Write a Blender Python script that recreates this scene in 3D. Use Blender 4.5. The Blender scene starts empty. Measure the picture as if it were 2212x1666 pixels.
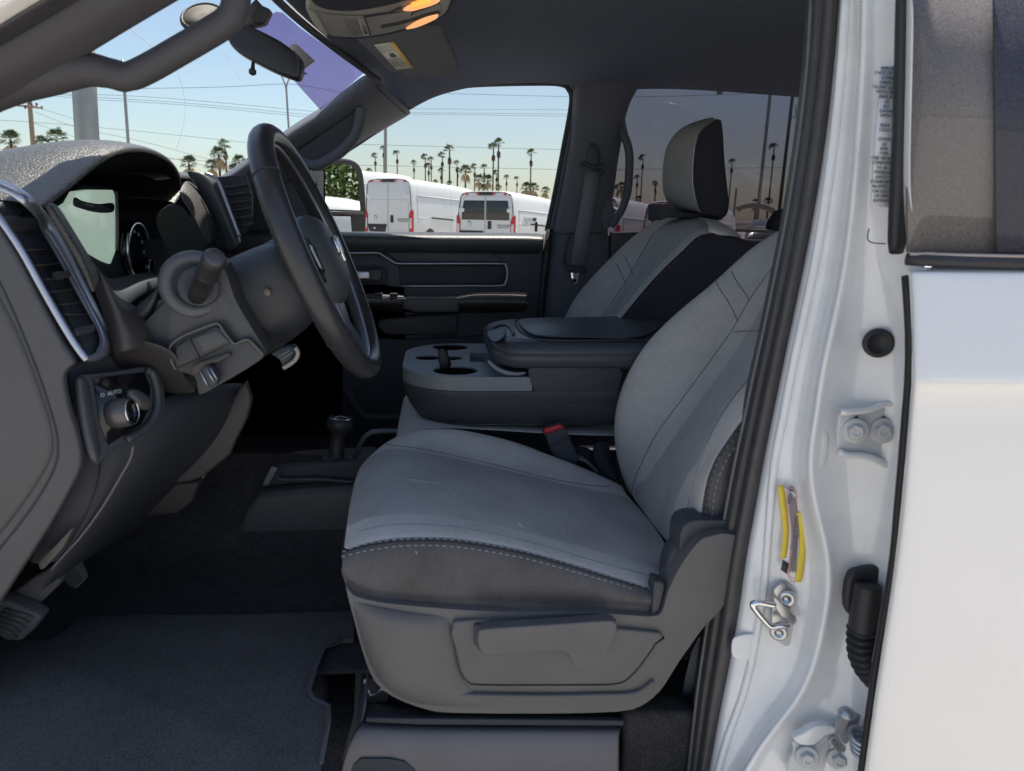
import bpy, bmesh, math, random
from mathutils import Vector, Matrix
R_ = math.radians
sc = bpy.context.scene
# ---------------- camera, sky, sun, exposure ----------------
FPX = 1540.0; UW, VH = 2212.0, 1666.0
CAM = Vector((0, 0, 1.5))
_p, _y, _r = R_(12.65), R_(6.15), R_(1.3)
FW = Vector((math.sin(_y)*math.cos(_p), math.cos(_y)*math.cos(_p), -math.sin(_p)))
_r0 = Vector((math.cos(_y), -math.sin(_y), 0)); _u0 = _r0.cross(FW)
RT = math.cos(_r)*_r0 + math.sin(_r)*_u0
UP = math.cos(_r)*_u0 - math.sin(_r)*_r0
cd = bpy.data.cameras.new('camera'); cam = bpy.data.objects.new('camera', cd)
sc.collection.objects.link(cam); sc.camera = cam
cam.matrix_world = Matrix(((RT.x, UP.x, -FW.x, CAM.x), (RT.y, UP.y, -FW.y, CAM.y), (RT.z, UP.z, -FW.z, CAM.z), (0, 0, 0, 1)))
cd.sensor_width = 36; cd.lens = 36*FPX/UW; cd.clip_start = 0.02; cd.clip_end = 3000
cd.dof.use_dof = True; cd.dof.focus_distance = 2.2; cd.dof.aperture_fstop = 9.0
SUN_EL, SUN_AZ = 75.0, -34.0          # azimuth from +y towards -x
w = bpy.data.worlds.new('World'); sc.world = w; w.use_nodes = True
nt = w.node_tree; bg = nt.nodes['Background']
sky = nt.nodes.new('ShaderNodeTexSky'); sky.sky_type = 'NISHITA'; sky.sun_disc = False
sky.sun_elevation = R_(SUN_EL); sky.sun_rotation = R_(-SUN_AZ); sky.air_density = 1.1; sky.dust_density = 1.4; sky.ozone_density = 1.0
nt.links.new(sky.outputs[0], bg.inputs[0]); bg.inputs[1].default_value = 0.082
sd = bpy.data.lights.new('sun', 'SUN'); sd.energy = 5.0; sd.angle = R_(0.53); sd.color = (1, .95, .87)
sun = bpy.data.objects.new('sun', sd); sc.collection.objects.link(sun)
sdir = Vector((-math.sin(R_(SUN_AZ))*math.cos(R_(SUN_EL)), math.cos(R_(SUN_AZ))*math.cos(R_(SUN_EL)), math.sin(R_(SUN_EL))))
sun.rotation_euler = sdir.to_track_quat('Z', 'Y').to_euler(); sun.location = (0, 0, 20)
vs = sc.view_settings; vs.view_transform = 'Standard'; vs.look = 'None'; vs.exposure = 1.14; vs.gamma = 1
cy = sc.cycles
cy.max_bounces = 10; cy.diffuse_bounces = 6; cy.glossy_bounces = 4; cy.transmission_bounces = 6; cy.transparent_max_bounces = 12
cy.sample_clamp_indirect = 6; cy.use_denoising = True; cy.caustics_reflective = False; cy.caustics_refractive = False
random.seed(7)

# ---------------- points of the photograph carried onto real planes ----------------
def ray(u, v): return ((u-1106)/FPX)*RT + ((833-v)/FPX)*UP + FW
def P(u, v, y): d = ray(u, v); return CAM + d*(y/d.y)
def PX(u, v, x): d = ray(u, v); return CAM + d*(x/d.x)
def PZ(u, v, z): d = ray(u, v); return CAM + d*((z-CAM.z)/d.z)
def PN(u, v, p0, n): d = ray(u, v); return CAM + d*((Vector(p0)-CAM).dot(n)/d.dot(n))
def K(ox, oy, s):
    def f(*pts): return [((ox+a/s)*.542157, (oy+b/s)*.542157) for a, b in pts]
    return f
c0 = K(0, 0, 1.6265); cB = K(0, 500, 2.007); cC = K(900, 400, 1.389); cD = K(0, 1200, 1.6265); cE = K(0, 2048, 1.6265)
cF = K(1000, 0, 1.7); cG = K(1360, 560, 2.458); cH = K(2100, 200, 1.5145); c1 = K(1300, 900, 1.58); c2 = K(2300, 800, 1.041)
c3 = K(1300, 1900, 1.3825); c4 = K(2700, 1500, 1.666); c5 = K(2700, 2200, 1.91); c6 = K(3000, 0, 1.5145); c7 = K(3400, 1100, .844)
c8 = K(900, 1550, 2.2214); d0 = K(0, 850, 2.777); d1 = K(600, 1150, 3.0286); d2 = K(1150, 850, 4.1667); d3 = K(1200, 0, 3.16)
d4 = K(2400, 750, 2.765); d5 = K(1340, 2400, 2.4786); d6 = K(2250, 550, 2.563); d7 = K(0, 300, 4.424)
def Py(pts, y): return [P(u, v, y) for u, v in pts]
def Px(pts, x): return [PX(u, v, x) for u, v in pts]
def Pz(pts, z): return [PZ(u, v, z) for u, v in pts]

def cr(pts, n=8, closed=False):
    pts = [Vector(p) for p in pts]; out = []; L = len(pts)
    for i in range(L if closed else L-1):
        if closed: a, b, c, d = pts[(i-1) % L], pts[i], pts[(i+1) % L], pts[(i+2) % L]
        else: a, b, c, d = pts[max(i-1, 0)], pts[i], pts[i+1], pts[min(i+2, L-1)]
        for k in range(n):
            t = k/n
            out.append(.5*((2*b)+(c-a)*t+(2*a-5*b+4*c-d)*t*t+(3*b-a-3*c+d)*t*t*t))
    if not closed: out.append(pts[-1])
    return out
def resample(pts, n):
    pts = [Vector(p) for p in pts]; L = [0]
    for a, b in zip(pts, pts[1:]): L.append(L[-1]+(b-a).length)
    out = []; j = 0
    for i in range(n):
        s = L[-1]*i/(n-1)
        while j < len(pts)-2 and L[j+1] < s: j += 1
        t = (s-L[j])/max(L[j+1]-L[j], 1e-9); out.append(pts[j].lerp(pts[j+1], min(max(t, 0), 1)))
    return out

# ---------------- materials ----------------
_m = {}
def mat(name, col, rough=.6, metal=0, bump=0, bscale=200, var=0, vscale=6, coat=0, spec=.5, emit=None, estr=0, sheen=0, col2=None, stretch=None, dust=0, grain=0, gscale=380):
    if name in _m: return _m[name]
    m = bpy.data.materials.new(name); m.use_nodes = True; n = m.node_tree; b = n.nodes['Principled BSDF']
    I = b.inputs
    I['Base Color'].default_value = (*col, 1); I['Roughness'].default_value = rough; I['Metallic'].default_value = metal
    I['Specular IOR Level'].default_value = spec; I['Coat Weight'].default_value = coat; I['Coat Roughness'].default_value = .05
    if sheen: I['Sheen Weight'].default_value = sheen; I['Sheen Roughness'].default_value = .5
    if emit: I['Emission Color'].default_value = (*emit, 1); I['Emission Strength'].default_value = estr
    tc = n.nodes.new('ShaderNodeTexCoord'); co = tc.outputs['Object']
    if stretch:
        mp = n.nodes.new('ShaderNodeMapping'); mp.inputs['Scale'].default_value = stretch; n.links.new(co, mp.inputs[0]); co = mp.outputs[0]
    if bump:
        t = n.nodes.new('ShaderNodeTexNoise'); t.inputs['Scale'].default_value = bscale; t.inputs['Detail'].default_value = 3
        n.links.new(co, t.inputs['Vector'])
        bp = n.nodes.new('ShaderNodeBump'); bp.inputs['Strength'].default_value = bump; bp.inputs['Distance'].default_value = .002
        n.links.new(t.outputs['Fac'], bp.inputs['Height']); n.links.new(bp.outputs[0], I['Normal'])
    if var or col2:
        t = n.nodes.new('ShaderNodeTexNoise'); t.inputs['Scale'].default_value = vscale; t.inputs['Detail'].default_value = 5; t.inputs['Roughness'].default_value = .6
        n.links.new(co, t.inputs['Vector'])
        r = n.nodes.new('ShaderNodeValToRGB'); r.color_ramp.elements[0].position = .32; r.color_ramp.elements[1].position = .7
        c2_ = col2 or tuple(min(1, c*(1+var)) for c in col); c1_ = col if col2 else tuple(c*(1-var) for c in col)
        r.color_ramp.elements[0].color = (*c1_, 1); r.color_ramp.elements[1].color = (*c2_, 1)
        n.links.new(t.outputs['Fac'], r.inputs[0]); n.links.new(r.outputs[0], I['Base Color'])
        if dust:
            mr = n.nodes.new('ShaderNodeMapRange'); mr.inputs['To Min'].default_value = rough; mr.inputs['To Max'].default_value = min(1, rough+dust)
            n.links.new(t.outputs['Fac'], mr.inputs[0]); n.links.new(mr.outputs[0], I['Roughness'])
    if grain:
        src = I['Base Color'].links[0].from_socket if I['Base Color'].links else None
        g = n.nodes.new('ShaderNodeTexNoise'); g.inputs['Scale'].default_value = gscale; g.inputs['Detail'].default_value = 2
        n.links.new(tc.outputs['Object'], g.inputs['Vector'])
        mr = n.nodes.new('ShaderNodeMapRange'); mr.inputs['From Min'].default_value = .3; mr.inputs['From Max'].default_value = .7
        mr.inputs['To Min'].default_value = 1-grain; mr.inputs['To Max'].default_value = 1+grain; n.links.new(g.outputs['Fac'], mr.inputs[0])
        vm = n.nodes.new('ShaderNodeVectorMath'); vm.operation = 'SCALE'; vm.inputs[0].default_value = col
        if src: n.links.new(src, vm.inputs[0])
        n.links.new(mr.outputs[0], vm.inputs['Scale']); n.links.new(vm.outputs[0], I['Base Color'])
    _m[name] = m; return m
def glass(name, tint, refl=.08, fres=.8, rough=0.0, dustcol=None, dust=0, dscale=300):
    m = bpy.data.materials.new(name); m.use_nodes = True; n = m.node_tree; n.nodes.clear()
    o = n.nodes.new('ShaderNodeOutputMaterial'); t = n.nodes.new('ShaderNodeBsdfTransparent'); t.inputs[0].default_value = (*tint, 1)
    g = n.nodes.new('ShaderNodeBsdfGlossy'); g.inputs['Roughness'].default_value = rough
    lw = n.nodes.new('ShaderNodeLayerWeight'); lw.inputs[0].default_value = .12
    ma = n.nodes.new('ShaderNodeMath'); ma.operation = 'MULTIPLY_ADD'; ma.inputs[1].default_value = fres; ma.inputs[2].default_value = refl; ma.use_clamp = True
    n.links.new(lw.outputs['Fresnel'], ma.inputs[0])
    mx = n.nodes.new('ShaderNodeMixShader'); n.links.new(ma.outputs[0], mx.inputs[0]); n.links.new(t.outputs[0], mx.inputs[1]); n.links.new(g.outputs[0], mx.inputs[2])
    out = mx
    if dust:
        d = n.nodes.new('ShaderNodeBsdfDiffuse'); d.inputs[0].default_value = (*dustcol, 1)
        tc = n.nodes.new('ShaderNodeTexCoord'); no = n.nodes.new('ShaderNodeTexNoise'); no.inputs['Scale'].default_value = dscale; no.inputs['Detail'].default_value = 4
        n.links.new(tc.outputs['Object'], no.inputs['Vector'])
        mr = n.nodes.new('ShaderNodeMapRange'); mr.inputs['From Min'].default_value = .35; mr.inputs['From Max'].default_value = .8
        mr.inputs['To Min'].default_value = dust*.6; mr.inputs['To Max'].default_value = min(1, dust*1.8)
        n.links.new(no.outputs['Fac'], mr.inputs[0])
        m2 = n.nodes.new('ShaderNodeMixShader'); n.links.new(mr.outputs[0], m2.inputs[0]); n.links.new(mx.outputs[0], m2.inputs[1]); n.links.new(d.outputs[0], m2.inputs[2]); out = m2
    n.links.new(out.outputs[0], o.inputs[0]); return m
CLOTH = mat('seat_cloth', (.55, .515, .48), .95, bump=.8, bscale=500, var=.1, vscale=11, grain=.14, gscale=420, spec=.15, sheen=.1)
CLOTH2 = mat('seat_insert_cloth', (.43, .41, .39), .95, bump=.9, bscale=600, var=.13, vscale=9, grain=.16, gscale=520, spec=.15, sheen=.08)
VINYL = mat('dark_vinyl', (.066, .063, .068), .46, bump=.3, bscale=260, grain=.15, gscale=350, var=.34, vscale=9, spec=.4)
DARKCLOTH = mat('black_seat_cloth', (.032, .032, .042), .95, bump=.3, bscale=900, spec=.12)
PLAST = mat('black_plastic', (.055, .058, .068), .48, bump=.12, bscale=700, spec=.35)
PMID = mat('charcoal_plastic', (.049, .051, .056), .4, bump=.2, bscale=900, var=.12, vscale=14, spec=.5, dust=.12, grain=.12, gscale=500)
PGREY = mat('grey_satin_plastic', (.062, .064, .071), .34, bump=.12, bscale=900, spec=.5, var=.08, vscale=20, dust=.1, grain=.1, gscale=500)
PLOW = mat('deep_black_plastic', (.04, .044, .054), .6, bump=.12, bscale=500, spec=.3)
SOFT = mat('soft_grained_dash_skin', (.042, .036, .026), .34, bump=1, bscale=300, spec=.8, var=.55, vscale=150)
LEATH = mat('wheel_leather', (.032, .032, .035), .3, bump=.16, bscale=380, spec=.5)
ARM = mat('armrest_vinyl', (.07, .076, .084), .4, bump=.1, bscale=420, spec=.45)
CARPET = mat('black_carpet', (.055, .053, .053), 1, bump=1, bscale=700, var=.15, vscale=30, spec=.05, grain=.4, gscale=330)
MAT_ = mat('floor_mat_cloth', (.105, .101, .1), 1, bump=1, bscale=700, var=.14, vscale=7, spec=.05, grain=.35, gscale=360)
HEAD = mat('headliner_cloth', (.11, .125, .165), .97, bump=.25, bscale=800, spec=.1, grain=.12, gscale=260)
PILL = mat('pillar_trim', (.10, .108, .13), .6, bump=.25, bscale=700, spec=.3)
PILLN = mat('near_pillar_trim', (.068, .064, .069), .6, bump=.3, bscale=600, spec=.3)
RUB = mat('black_rubber', (.028, .027, .03), .5, bump=.1, bscale=300, spec=.4)
SEAL = mat('weatherstrip_rubber', (.05, .047, .05), .42, bump=.2, bscale=200, spec=.5, var=.15, vscale=40)
WHITE = mat('white_body_paint', (.83, .795, .75), .22, coat=1, spec=.5)
WHITEJ = mat('white_jamb_paint', (.75, .75, .75), .2, coat=1, spec=.5, var=.05, vscale=18, bump=.03, bscale=60)
CHROME = mat('chrome', (.8, .8, .82), .12, metal=1)
SATIN = mat('satin_silver', (.46, .48, .56), .34, metal=.8)
STEEL = mat('plated_steel', (.55, .55, .55), .28, metal=.9, var=.1, vscale=60)
BLACKG = mat('gloss_black', (.01, .01, .012), .1, spec=.6)
THREAD = mat('grey_thread', (.3, .3, .3), .8)
BELT = mat('belt_webbing', (.19, .2, .22), .8, bump=.5, bscale=600, spec=.2)
RED = mat('red_release_button', (.55, .02, .03), .35)
LABELW = mat('label_white', (.78, .78, .76), .6)
INK = mat('label_ink', (.05, .05, .055), .7)
YELLOW = mat('label_yellow', (.75, .55, .05), .6)
PINK = mat('label_red_line', (.7, .25, .28), .6)
WIN = glass('clear_window_glass', (.88, .88, .865), .008, .05)
WSH = glass('windshield_glass', (.9, .91, .885), .004, .015)
TINT = glass('tinted_rear_glass', (.37, .35, .37), .015, .05)

# ---------------- mesh helpers ----------------
COL = sc.collection
def tag(o, label=None, cat=None, group=None, kind=None):
    if label: o['label'] = label
    if cat: o['category'] = cat
    if group: o['group'] = group
    if kind: o['kind'] = kind
    return o
def empty(name, loc, label, cat, group=None):
    o = bpy.data.objects.new(name, None); COL.objects.link(o); o.location = loc; o.empty_display_size = .2
    return tag(o, label, cat, group)
def mesh(name, vs_, fs, m, parent=None, smooth=True, sub=0, solid=0, bev=0, bseg=3, label=None, auto=None):
    me = bpy.data.meshes.new(name); me.from_pydata([tuple(v) for v in vs_], [], fs); me.update()
    bm = bmesh.new(); bm.from_mesh(me); bmesh.ops.recalc_face_normals(bm, faces=bm.faces); bm.to_mesh(me); bm.free()
    me.materials.append(m)
    for p in me.polygons: p.use_smooth = smooth
    o = bpy.data.objects.new(name, me); COL.objects.link(o)
    if parent:
        o.parent = parent; o.matrix_parent_inverse = Matrix() if parent.type != 'EMPTY' else Matrix.Translation(-parent.location)
    if solid: s = o.modifiers.new('s', 'SOLIDIFY'); s.thickness = solid; s.offset = 0
    if bev:
        b = o.modifiers.new('b', 'BEVEL'); b.width = bev; b.segments = bseg; b.limit_method = 'ANGLE'; b.angle_limit = R_(35); b.harden_normals = False
    if sub: s = o.modifiers.new('u', 'SUBSURF'); s.levels = sub; s.render_levels = sub
    if label: o['label'] = label
    return o
def patch(name, rows, m, parent=None, sub=2, solid=0.004, closeu=False, **k):
    n = len(rows[0]); vs_ = [p for r in rows for p in r]; fs = []
    for i in range(len(rows)-1):
        for j in range(n if closeu else n-1):
            a = i*n+j; b = i*n+(j+1) % n; fs.append((a, b, b+n, a+n))
    return mesh(name, vs_, fs, m, parent, sub=sub, solid=solid, **k)
def slab(name, outline, thick, m, parent=None, bev=.004, bseg=3, smooth=True, **k):
    """closed outline of 3D points, given a real thickness"""
    t = Vector(thick); n = len(outline); vs_ = [Vector(p) for p in outline]+[Vector(p)+t for p in outline]
    fs = [tuple(range(n)), tuple(range(2*n-1, n-1, -1))]+[(i, (i+1) % n, (i+1) % n+n, i+n) for i in range(n)]
    o = mesh(name, vs_, fs, m, parent, smooth=smooth, bev=bev, bseg=bseg, **k)
    return o
def frames(pts, closed=False):
    n = len(pts); T = []
    for i in range(n):
        a = pts[(i-1) % n] if (closed or i > 0) else pts[0]; b = pts[(i+1) % n] if (closed or i < n-1) else pts[-1]
        T.append((b-a).normalized())
    up = Vector((0, 0, 1)) if abs(T[0].z) < .9 else Vector((1, 0, 0))
    N = (up - T[0]*up.dot(T[0])).normalized(); out = []
    for t in T:
        N = (N - t*N.dot(t)).normalized(); out.append((t, N, t.cross(N)))
    return out
def tube(name, pts, r, m, parent=None, seg=12, closed=False, flat=None, up=None, caps=True, sub=0, prof=None, **k):
    """swept section; r number or list; flat=(a,b) elliptical half-sizes along (N,B)"""
    pts = [Vector(p) for p in pts]; fr = frames(pts, closed); n = len(pts); vs_ = []; fs = []
    for i, p in enumerate(pts):
        t, N, B = fr[i]
        if up is not None:
            N = (Vector(up)-t*Vector(up).dot(t)).normalized(); B = t.cross(N)
        ri = r[i] if isinstance(r, (list, tuple)) else r
        fa, fb = flat if flat else (1, 1)
        for q in range(seg):
            a = 2*math.pi*q/seg
            cx_, sx_ = math.cos(a), math.sin(a)
            if prof == 'box':
                cx_ = math.copysign(abs(cx_)**.4, cx_); sx_ = math.copysign(abs(sx_)**.4, sx_)
            vs_.append(p + N*cx_*ri*fa + B*sx_*ri*fb)
    for i in range(n if closed else n-1):
        for q in range(seg):
            a = i*seg+q; b = i*seg+(q+1) % seg; c = ((i+1) % n)*seg+(q+1) % seg; d = ((i+1) % n)*seg+q
            fs.append((a, b, c, d))
    if caps and not closed: fs += [tuple(range(seg-1, -1, -1)), tuple((n-1)*seg+q for q in range(seg))]
    return mesh(name, vs_, fs, m, parent, sub=sub, **k)
def lathe(name, c, axis, prof, m, parent=None, seg=24, sx=1, **k):
    """prof = [(radius, distance along axis)]"""
    c = Vector(c); A = Vector(axis).normalized(); u = A.orthogonal().normalized(); v = A.cross(u); vs_ = []; fs = []
    for r, h in prof:
        for q in range(seg):
            a = 2*math.pi*q/seg; vs_.append(c + A*h + u*math.cos(a)*max(r, 1e-5) + v*math.sin(a)*max(r, 1e-5)*sx)
    for i in range(len(prof)-1):
        for q in range(seg):
            a = i*seg+q; b = i*seg+(q+1) % seg; fs.append((a, b, b+seg, a+seg))
    fs += [tuple(range(seg-1, -1, -1)), tuple((len(prof)-1)*seg+q for q in range(seg))]
    return mesh(name, vs_, fs, m, parent, **k)
def box(name, c, X, Y, Z, m, parent=None, bev=.002, **k):
    """c centre, X Y Z half-extent vectors"""
    c, X, Y, Z = map(Vector, (c, X, Y, Z))
    vs_ = [c+X*a+Y*b+Z*d for a in (-1, 1) for b in (-1, 1) for d in (-1, 1)]
    fs = [(0, 1, 3, 2), (4, 6, 7, 5), (0, 4, 5, 1), (2, 3, 7, 6), (0, 2, 6, 4), (1, 5, 7, 3)]
    return mesh(name, vs_, fs, m, parent, bev=bev, **k)
def multi(name, parts, m, parent=None, **k):
    """several small solid pieces of one detail, ((centre, X, Y, Z), ...)"""
    vs_, fs = [], []
    for c, X, Y, Z in parts:
        c, X, Y, Z = map(Vector, (c, X, Y, Z)); b0 = len(vs_)
        vs_ += [c+X*a+Y*b+Z*d for a in (-1, 1) for b in (-1, 1) for d in (-1, 1)]
        fs += [tuple(b0+i for i in f) for f in [(0, 1, 3, 2), (4, 6, 7, 5), (0, 4, 5, 1), (2, 3, 7, 6), (0, 2, 6, 4), (1, 5, 7, 3)]]
    return mesh(name, vs_, fs, m, parent, smooth=False, **k)
def stitches(name, line, parent, L=.006, gap=.005, w=.0006, off=(0, 0, 0), m=None):
    line = [Vector(p)+Vector(off) for p in cr(line, 10)]; tot = sum((b-a).length for a, b in zip(line, line[1:]))
    n = int(tot/(L+gap)); pts = resample(line, max(n*2, 4)); parts = []
    for i in range(0, len(pts)-1, 2):
        a, b = pts[i], pts[i+1]; t = (b-a); c = (a+b)/2
        if t.length < 1e-6: continue
        s = t.normalized().orthogonal().normalized()*w; parts.append((c, t*.5, s, t.normalized().cross(s.normalized())*w))
    return multi(name, parts, m or THREAD, parent)
def text(name, s, loc, right, up, size, m, parent=None, align='CENTER', ext=.0003, sx=1):
    c = bpy.data.curves.new(name, 'FONT'); c.body = s; c.size = size; c.align_x = align; c.align_y = 'CENTER'; c.extrude = ext; c.resolution_u = 3
    t = bpy.data.objects.new(name+'_t', c); COL.objects.link(t)
    dg = bpy.context.evaluated_depsgraph_get(); me = bpy.data.meshes.new_from_object(t.evaluated_get(dg)); bpy.data.objects.remove(t); bpy.data.curves.remove(c)
    X = Vector(right).normalized(); Z = X.cross(Vector(up)).normalized(); Y = Z.cross(X)
    Mx = Matrix(((X.x*sx, Y.x, Z.x, loc[0]), (X.y*sx, Y.y, Z.y, loc[1]), (X.z*sx, Y.z, Z.z, loc[2]), (0, 0, 0, 1)))
    me.transform(Mx); me.materials.clear(); me.materials.append(m); me.name = name
    o = bpy.data.objects.new(name, me); COL.objects.link(o)
    if parent: o.parent = parent; o.matrix_parent_inverse = Matrix() if parent.type != 'EMPTY' else Matrix.Translation(-parent.location)
    return o
def snap(obj, uvs, off=.001, extra=None):
    """points where the sight lines of the photo meet the finished surface of obj"""
    dg = bpy.context.evaluated_depsgraph_get(); dg.update(); out = []
    objs = [o.evaluated_get(dg) for o in (obj if isinstance(obj, list) else [obj])]
    for u, v in uvs:
        d = ray(u, v).normalized(); best = None
        for e in objs:
            iv = e.matrix_world.inverted(); ok, loc, nor, i = e.ray_cast(iv @ CAM, (iv.to_3x3() @ d).normalized())
            if ok:
                q = e.matrix_world @ loc; t = (q-CAM).length
                if best is None or t < best: best = t
        if best: out.append(CAM + d*(best-off))
    return out
def lines(pts, n=6): return [(p.x, p.y) for p in cr([Vector((a, b, 0)) for a, b in pts], n)]
def seam(name, obj, pts, r, m, parent, n=6, off=.0006):
    p = snap(obj, lines(pts, n), off)
    return tube(name, p, r, m, parent, seg=6) if len(p) > 2 else None
def carve(o, cutters):
    """cut holes into a mesh for good, the cutting shapes are deleted"""
    for c in cutters:
        b = o.modifiers.new('c', 'BOOLEAN'); b.object = c; b.operation = 'DIFFERENCE'; b.solver = 'EXACT'
    dg = bpy.context.evaluated_depsgraph_get(); dg.update(); me = bpy.data.meshes.new_from_object(o.evaluated_get(dg))
    o.modifiers.clear(); o.data = me
    for c in cutters: bpy.data.objects.remove(c)
    for p in me.polygons: p.use_smooth = True
    me.set_sharp_from_angle(angle=.6)
    return o
# ======================= THE TRUCK =======================
T = empty('pickup_truck', (0, 1.58, 0), 'white pickup truck seen through its open driver door, grey cloth seats inside', 'pickup truck')
# ---- shell: floor, roof, lower body ----
fxz = ((-1.35, 1.3), (-1.1, 1.0), (-.85, .82), (-.7, .8), (0, .8), (.75, .8), (1.75, .8))
floor = patch('floor_carpet', [[(x, y, z+dz) for x, z in fxz] for y, dz in ((1.02, 0), (1.1, 0), (1.24, 0), (1.38, 0), (1.44, .01), (1.48, .08), (1.52, .13), (1.7, .15), (1.78, .12), (1.86, .02), (1.95, 0), (2.4, 0))], CARPET, T, sub=1, solid=.006)
patch('footwell_carpet', [[(x, y, z-.003) for x, z in ((-1.35, 1.3), (-1.1, 1.0), (-.85, .82), (-.7, .8), (-.4, .8), (-.15, .8))] for y in (.78, .9, 1.12)], CARPET, floor, sub=1, solid=.006)
mt = Pz(cE((-500, 700), (100, 850), (330, 845), (420, 790), (500, 700), (900, 682), (1600, 678), (2100, 660), (2300, 655), (2300, 845), (2212, 850), (2110, 885), (2060, 1000), (2005, 1180), (2030, 1240), (2130, 1290), (2130, 1400), (2080, 1660), (2060, 1800), (-500, 1800)), .806)
mt = [Vector((p.x, max(p.y, .79), p.z)) for p in mt]
fm = slab('floor_mat', mt, (0, 0, .01), MAT_, T, bev=.004)
tube('mat_edging', [p+Vector((0, 0, .011)) for p in mt[10:18]], .0035, mat('mat_binding', (.07, .075, .085), .9), fm, seg=8)
box('lower_body', (.2, .82, .43), (1.9, 0, 0), (0, .03, 0), (0, 0, .15), WHITE, T, bev=.02)
box('underbody', (.2, 1.58, .48), (2.2, 0, 0), (0, .75, 0), (0, 0, .1), PLOW, T)
box('passenger_side_body', (.2, 2.49, 1.0), (1.55, 0, 0), (0, .03, 0), (0, 0, .4), WHITE, T, bev=.02)
# sill and seat riser
sill = slab('sill_plate', [(-1.1, .80, .58), (-1.1, .91, .58), (.3, .91, .58), (.3, .80, .58)], (0, 0, .03), PLAST, T, bev=.008)
slab('riser_side_carpet', Pz([(600, 1300), (770, 1360), (765, 1540), (740, 1640), (735, 1760), (600, 1760)], .752), (0, 0, .004), CARPET, T, bev=0)
ris = patch('seat_riser_cover', [Py(c3((215, 1235), (300, 1255), (700, 1320), (1200, 1325), (1650, 1325)), 1.03), Py(c3((200, 1295), (300, 1300), (700, 1330), (1200, 1335), (1650, 1335)), .985), Py(c3((200, 1340), (300, 1345), (700, 1352), (1200, 1358), (1650, 1360)), .975), Py(c3((185, 1368), (300, 1376), (700, 1385), (1200, 1388), (1640, 1388)), .945), Py(c3((150, 1410), (280, 1405), (700, 1405), (1200, 1408), (1630, 1408)), .935), Py(c3((110, 1500), (250, 1500), (700, 1500), (1200, 1500), (1630, 1500)), .925), Py(c3((70, 1640), (250, 1640), (700, 1640), (1200, 1640), (1630, 1640)), .92), Py(c3((40, 1800), (250, 1800), (700, 1800), (1200, 1800), (1630, 1800)), .915)], mat('riser_plastic', (.125, .12, .128), .5, bump=.1, bscale=500, var=.08, vscale=8), T)
rf = patch('riser_front', [Py(c3((215, 1235), (200, 1340), (150, 1410), (70, 1640), (40, 1800)), .955), [p+Vector((-.012, .45, 0)) for p in Py(c3((215, 1235), (200, 1340), (150, 1410), (70, 1640), (40, 1800)), .955)]], PLAST, ris, sub=0)
slab('riser_notch', Py(c3((120, 1660), (150, 1590), (190, 1555), (350, 1555), (430, 1570), (500, 1625), (520, 1700), (120, 1700)), .918), (0, .004, 0), PLOW, ris, bev=.001)
slab('riser_slot', Py(c3((220, 1330), (1500, 1342), (1640, 1345), (1640, 1374), (1200, 1372), (500, 1368), (215, 1352)), .942), (0, .01, 0), PLOW, ris, bev=.002)
slab('rear_footwell_carpet', Py(c3((1635, 1300), (2050, 1300), (2100, 1500), (2000, 1800), (1610, 1800), (1635, 1500)), .96), (0, .05, 0), CARPET, T, bev=.01)
br = box('seat_track_bracket', P(*d5((390, 860))[0], 1.05), (.02, 0, 0), (0, .004, 0), (.0, 0, .022), STEEL, T)
tube('bracket_strap', Py(d5((300, 830), (330, 920), (400, 900), (450, 850), (500, 900)), 1.02), .003, STEEL, br, seg=8)

# ---- roof ----
rows = [Py([(792, 163), (836, 203), (878, 246), (930, 212), (985, 191), (1090, 180), (1215, 179), (1310, 200), (1400, 190), (1560, 198), (1740, 212), (1980, 232)], 2.34)]
rows.append([p+Vector((0, -.03, .02)) for p in rows[0]]); rows[1][2] += Vector((0, 0, .02))
xs = [p.x for p in rows[0]]
for y, z, fx in ((2.22, 1.975, -.2), (2.05, 2.0, -.26), (1.8, 2.015, -.32), (1.5, 2.02, -.35), (1.2, 2.0, -.33), (1.02, 1.965, -.28), (.94, 1.93, -.26)):
    rows.append([Vector((fx if i == 0 else x+(fx+.2)*(1-min(i, 7)/7), y, z-(.055 if i == 0 else .035 if i == 1 else .02 if i == 2 else .005 if i == 3 else 0))) for i, x in enumerate(xs)])
hl = patch('headliner', rows, HEAD, T, sub=2, solid=.006)
slab('roof_panel', [(-.37, 1.55, 2.0), (-.5, 1.3, 2.02), (-.5, .86, 2.02), (-.1, .86, 2.07), (1.75, .86, 2.07), (1.75, 2.4, 2.07), (-.1, 2.4, 2.07), (-.34, 2.25, 2.0)], (0, 0, .03), WHITE, T, bev=.01)  # near front corner carried forward, out of view, to keep sun off the floor
slab('cab_back_wall', [(1.76, .9, .7), (1.76, 2.42, .7), (1.72, 2.36, 2.06), (1.72, .95, 2.06)], (.03, 0, 0), PLAST, T)
slab('hood', [(-1.25, .8, 1.36), (-1.25, 2.42, 1.36), (-2.4, 2.3, 1.3), (-2.4, .92, 1.3)], (0, 0, .04), WHITE, T, bev=.02)
slab('front_fender', [(-1.2, .79, .5), (-1.2, .79, 1.4), (-2.4, .85, 1.3), (-2.4, .85, .6)], (0, .03, 0), WHITE, T, bev=.01)
slab('firewall', [(-1.22, .9, .7), (-1.22, 2.42, .7), (-1.22, 2.42, 1.4), (-1.22, .9, 1.4)], (-.03, 0, 0), PLOW, T)
slab('front_kick_panel', [(-1.22, .87, .75), (-.8, .9, .75), (-.62, .93, 1.45), (-1.22, .87, 1.45)], (0, .02, 0), PLAST, T)
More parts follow.
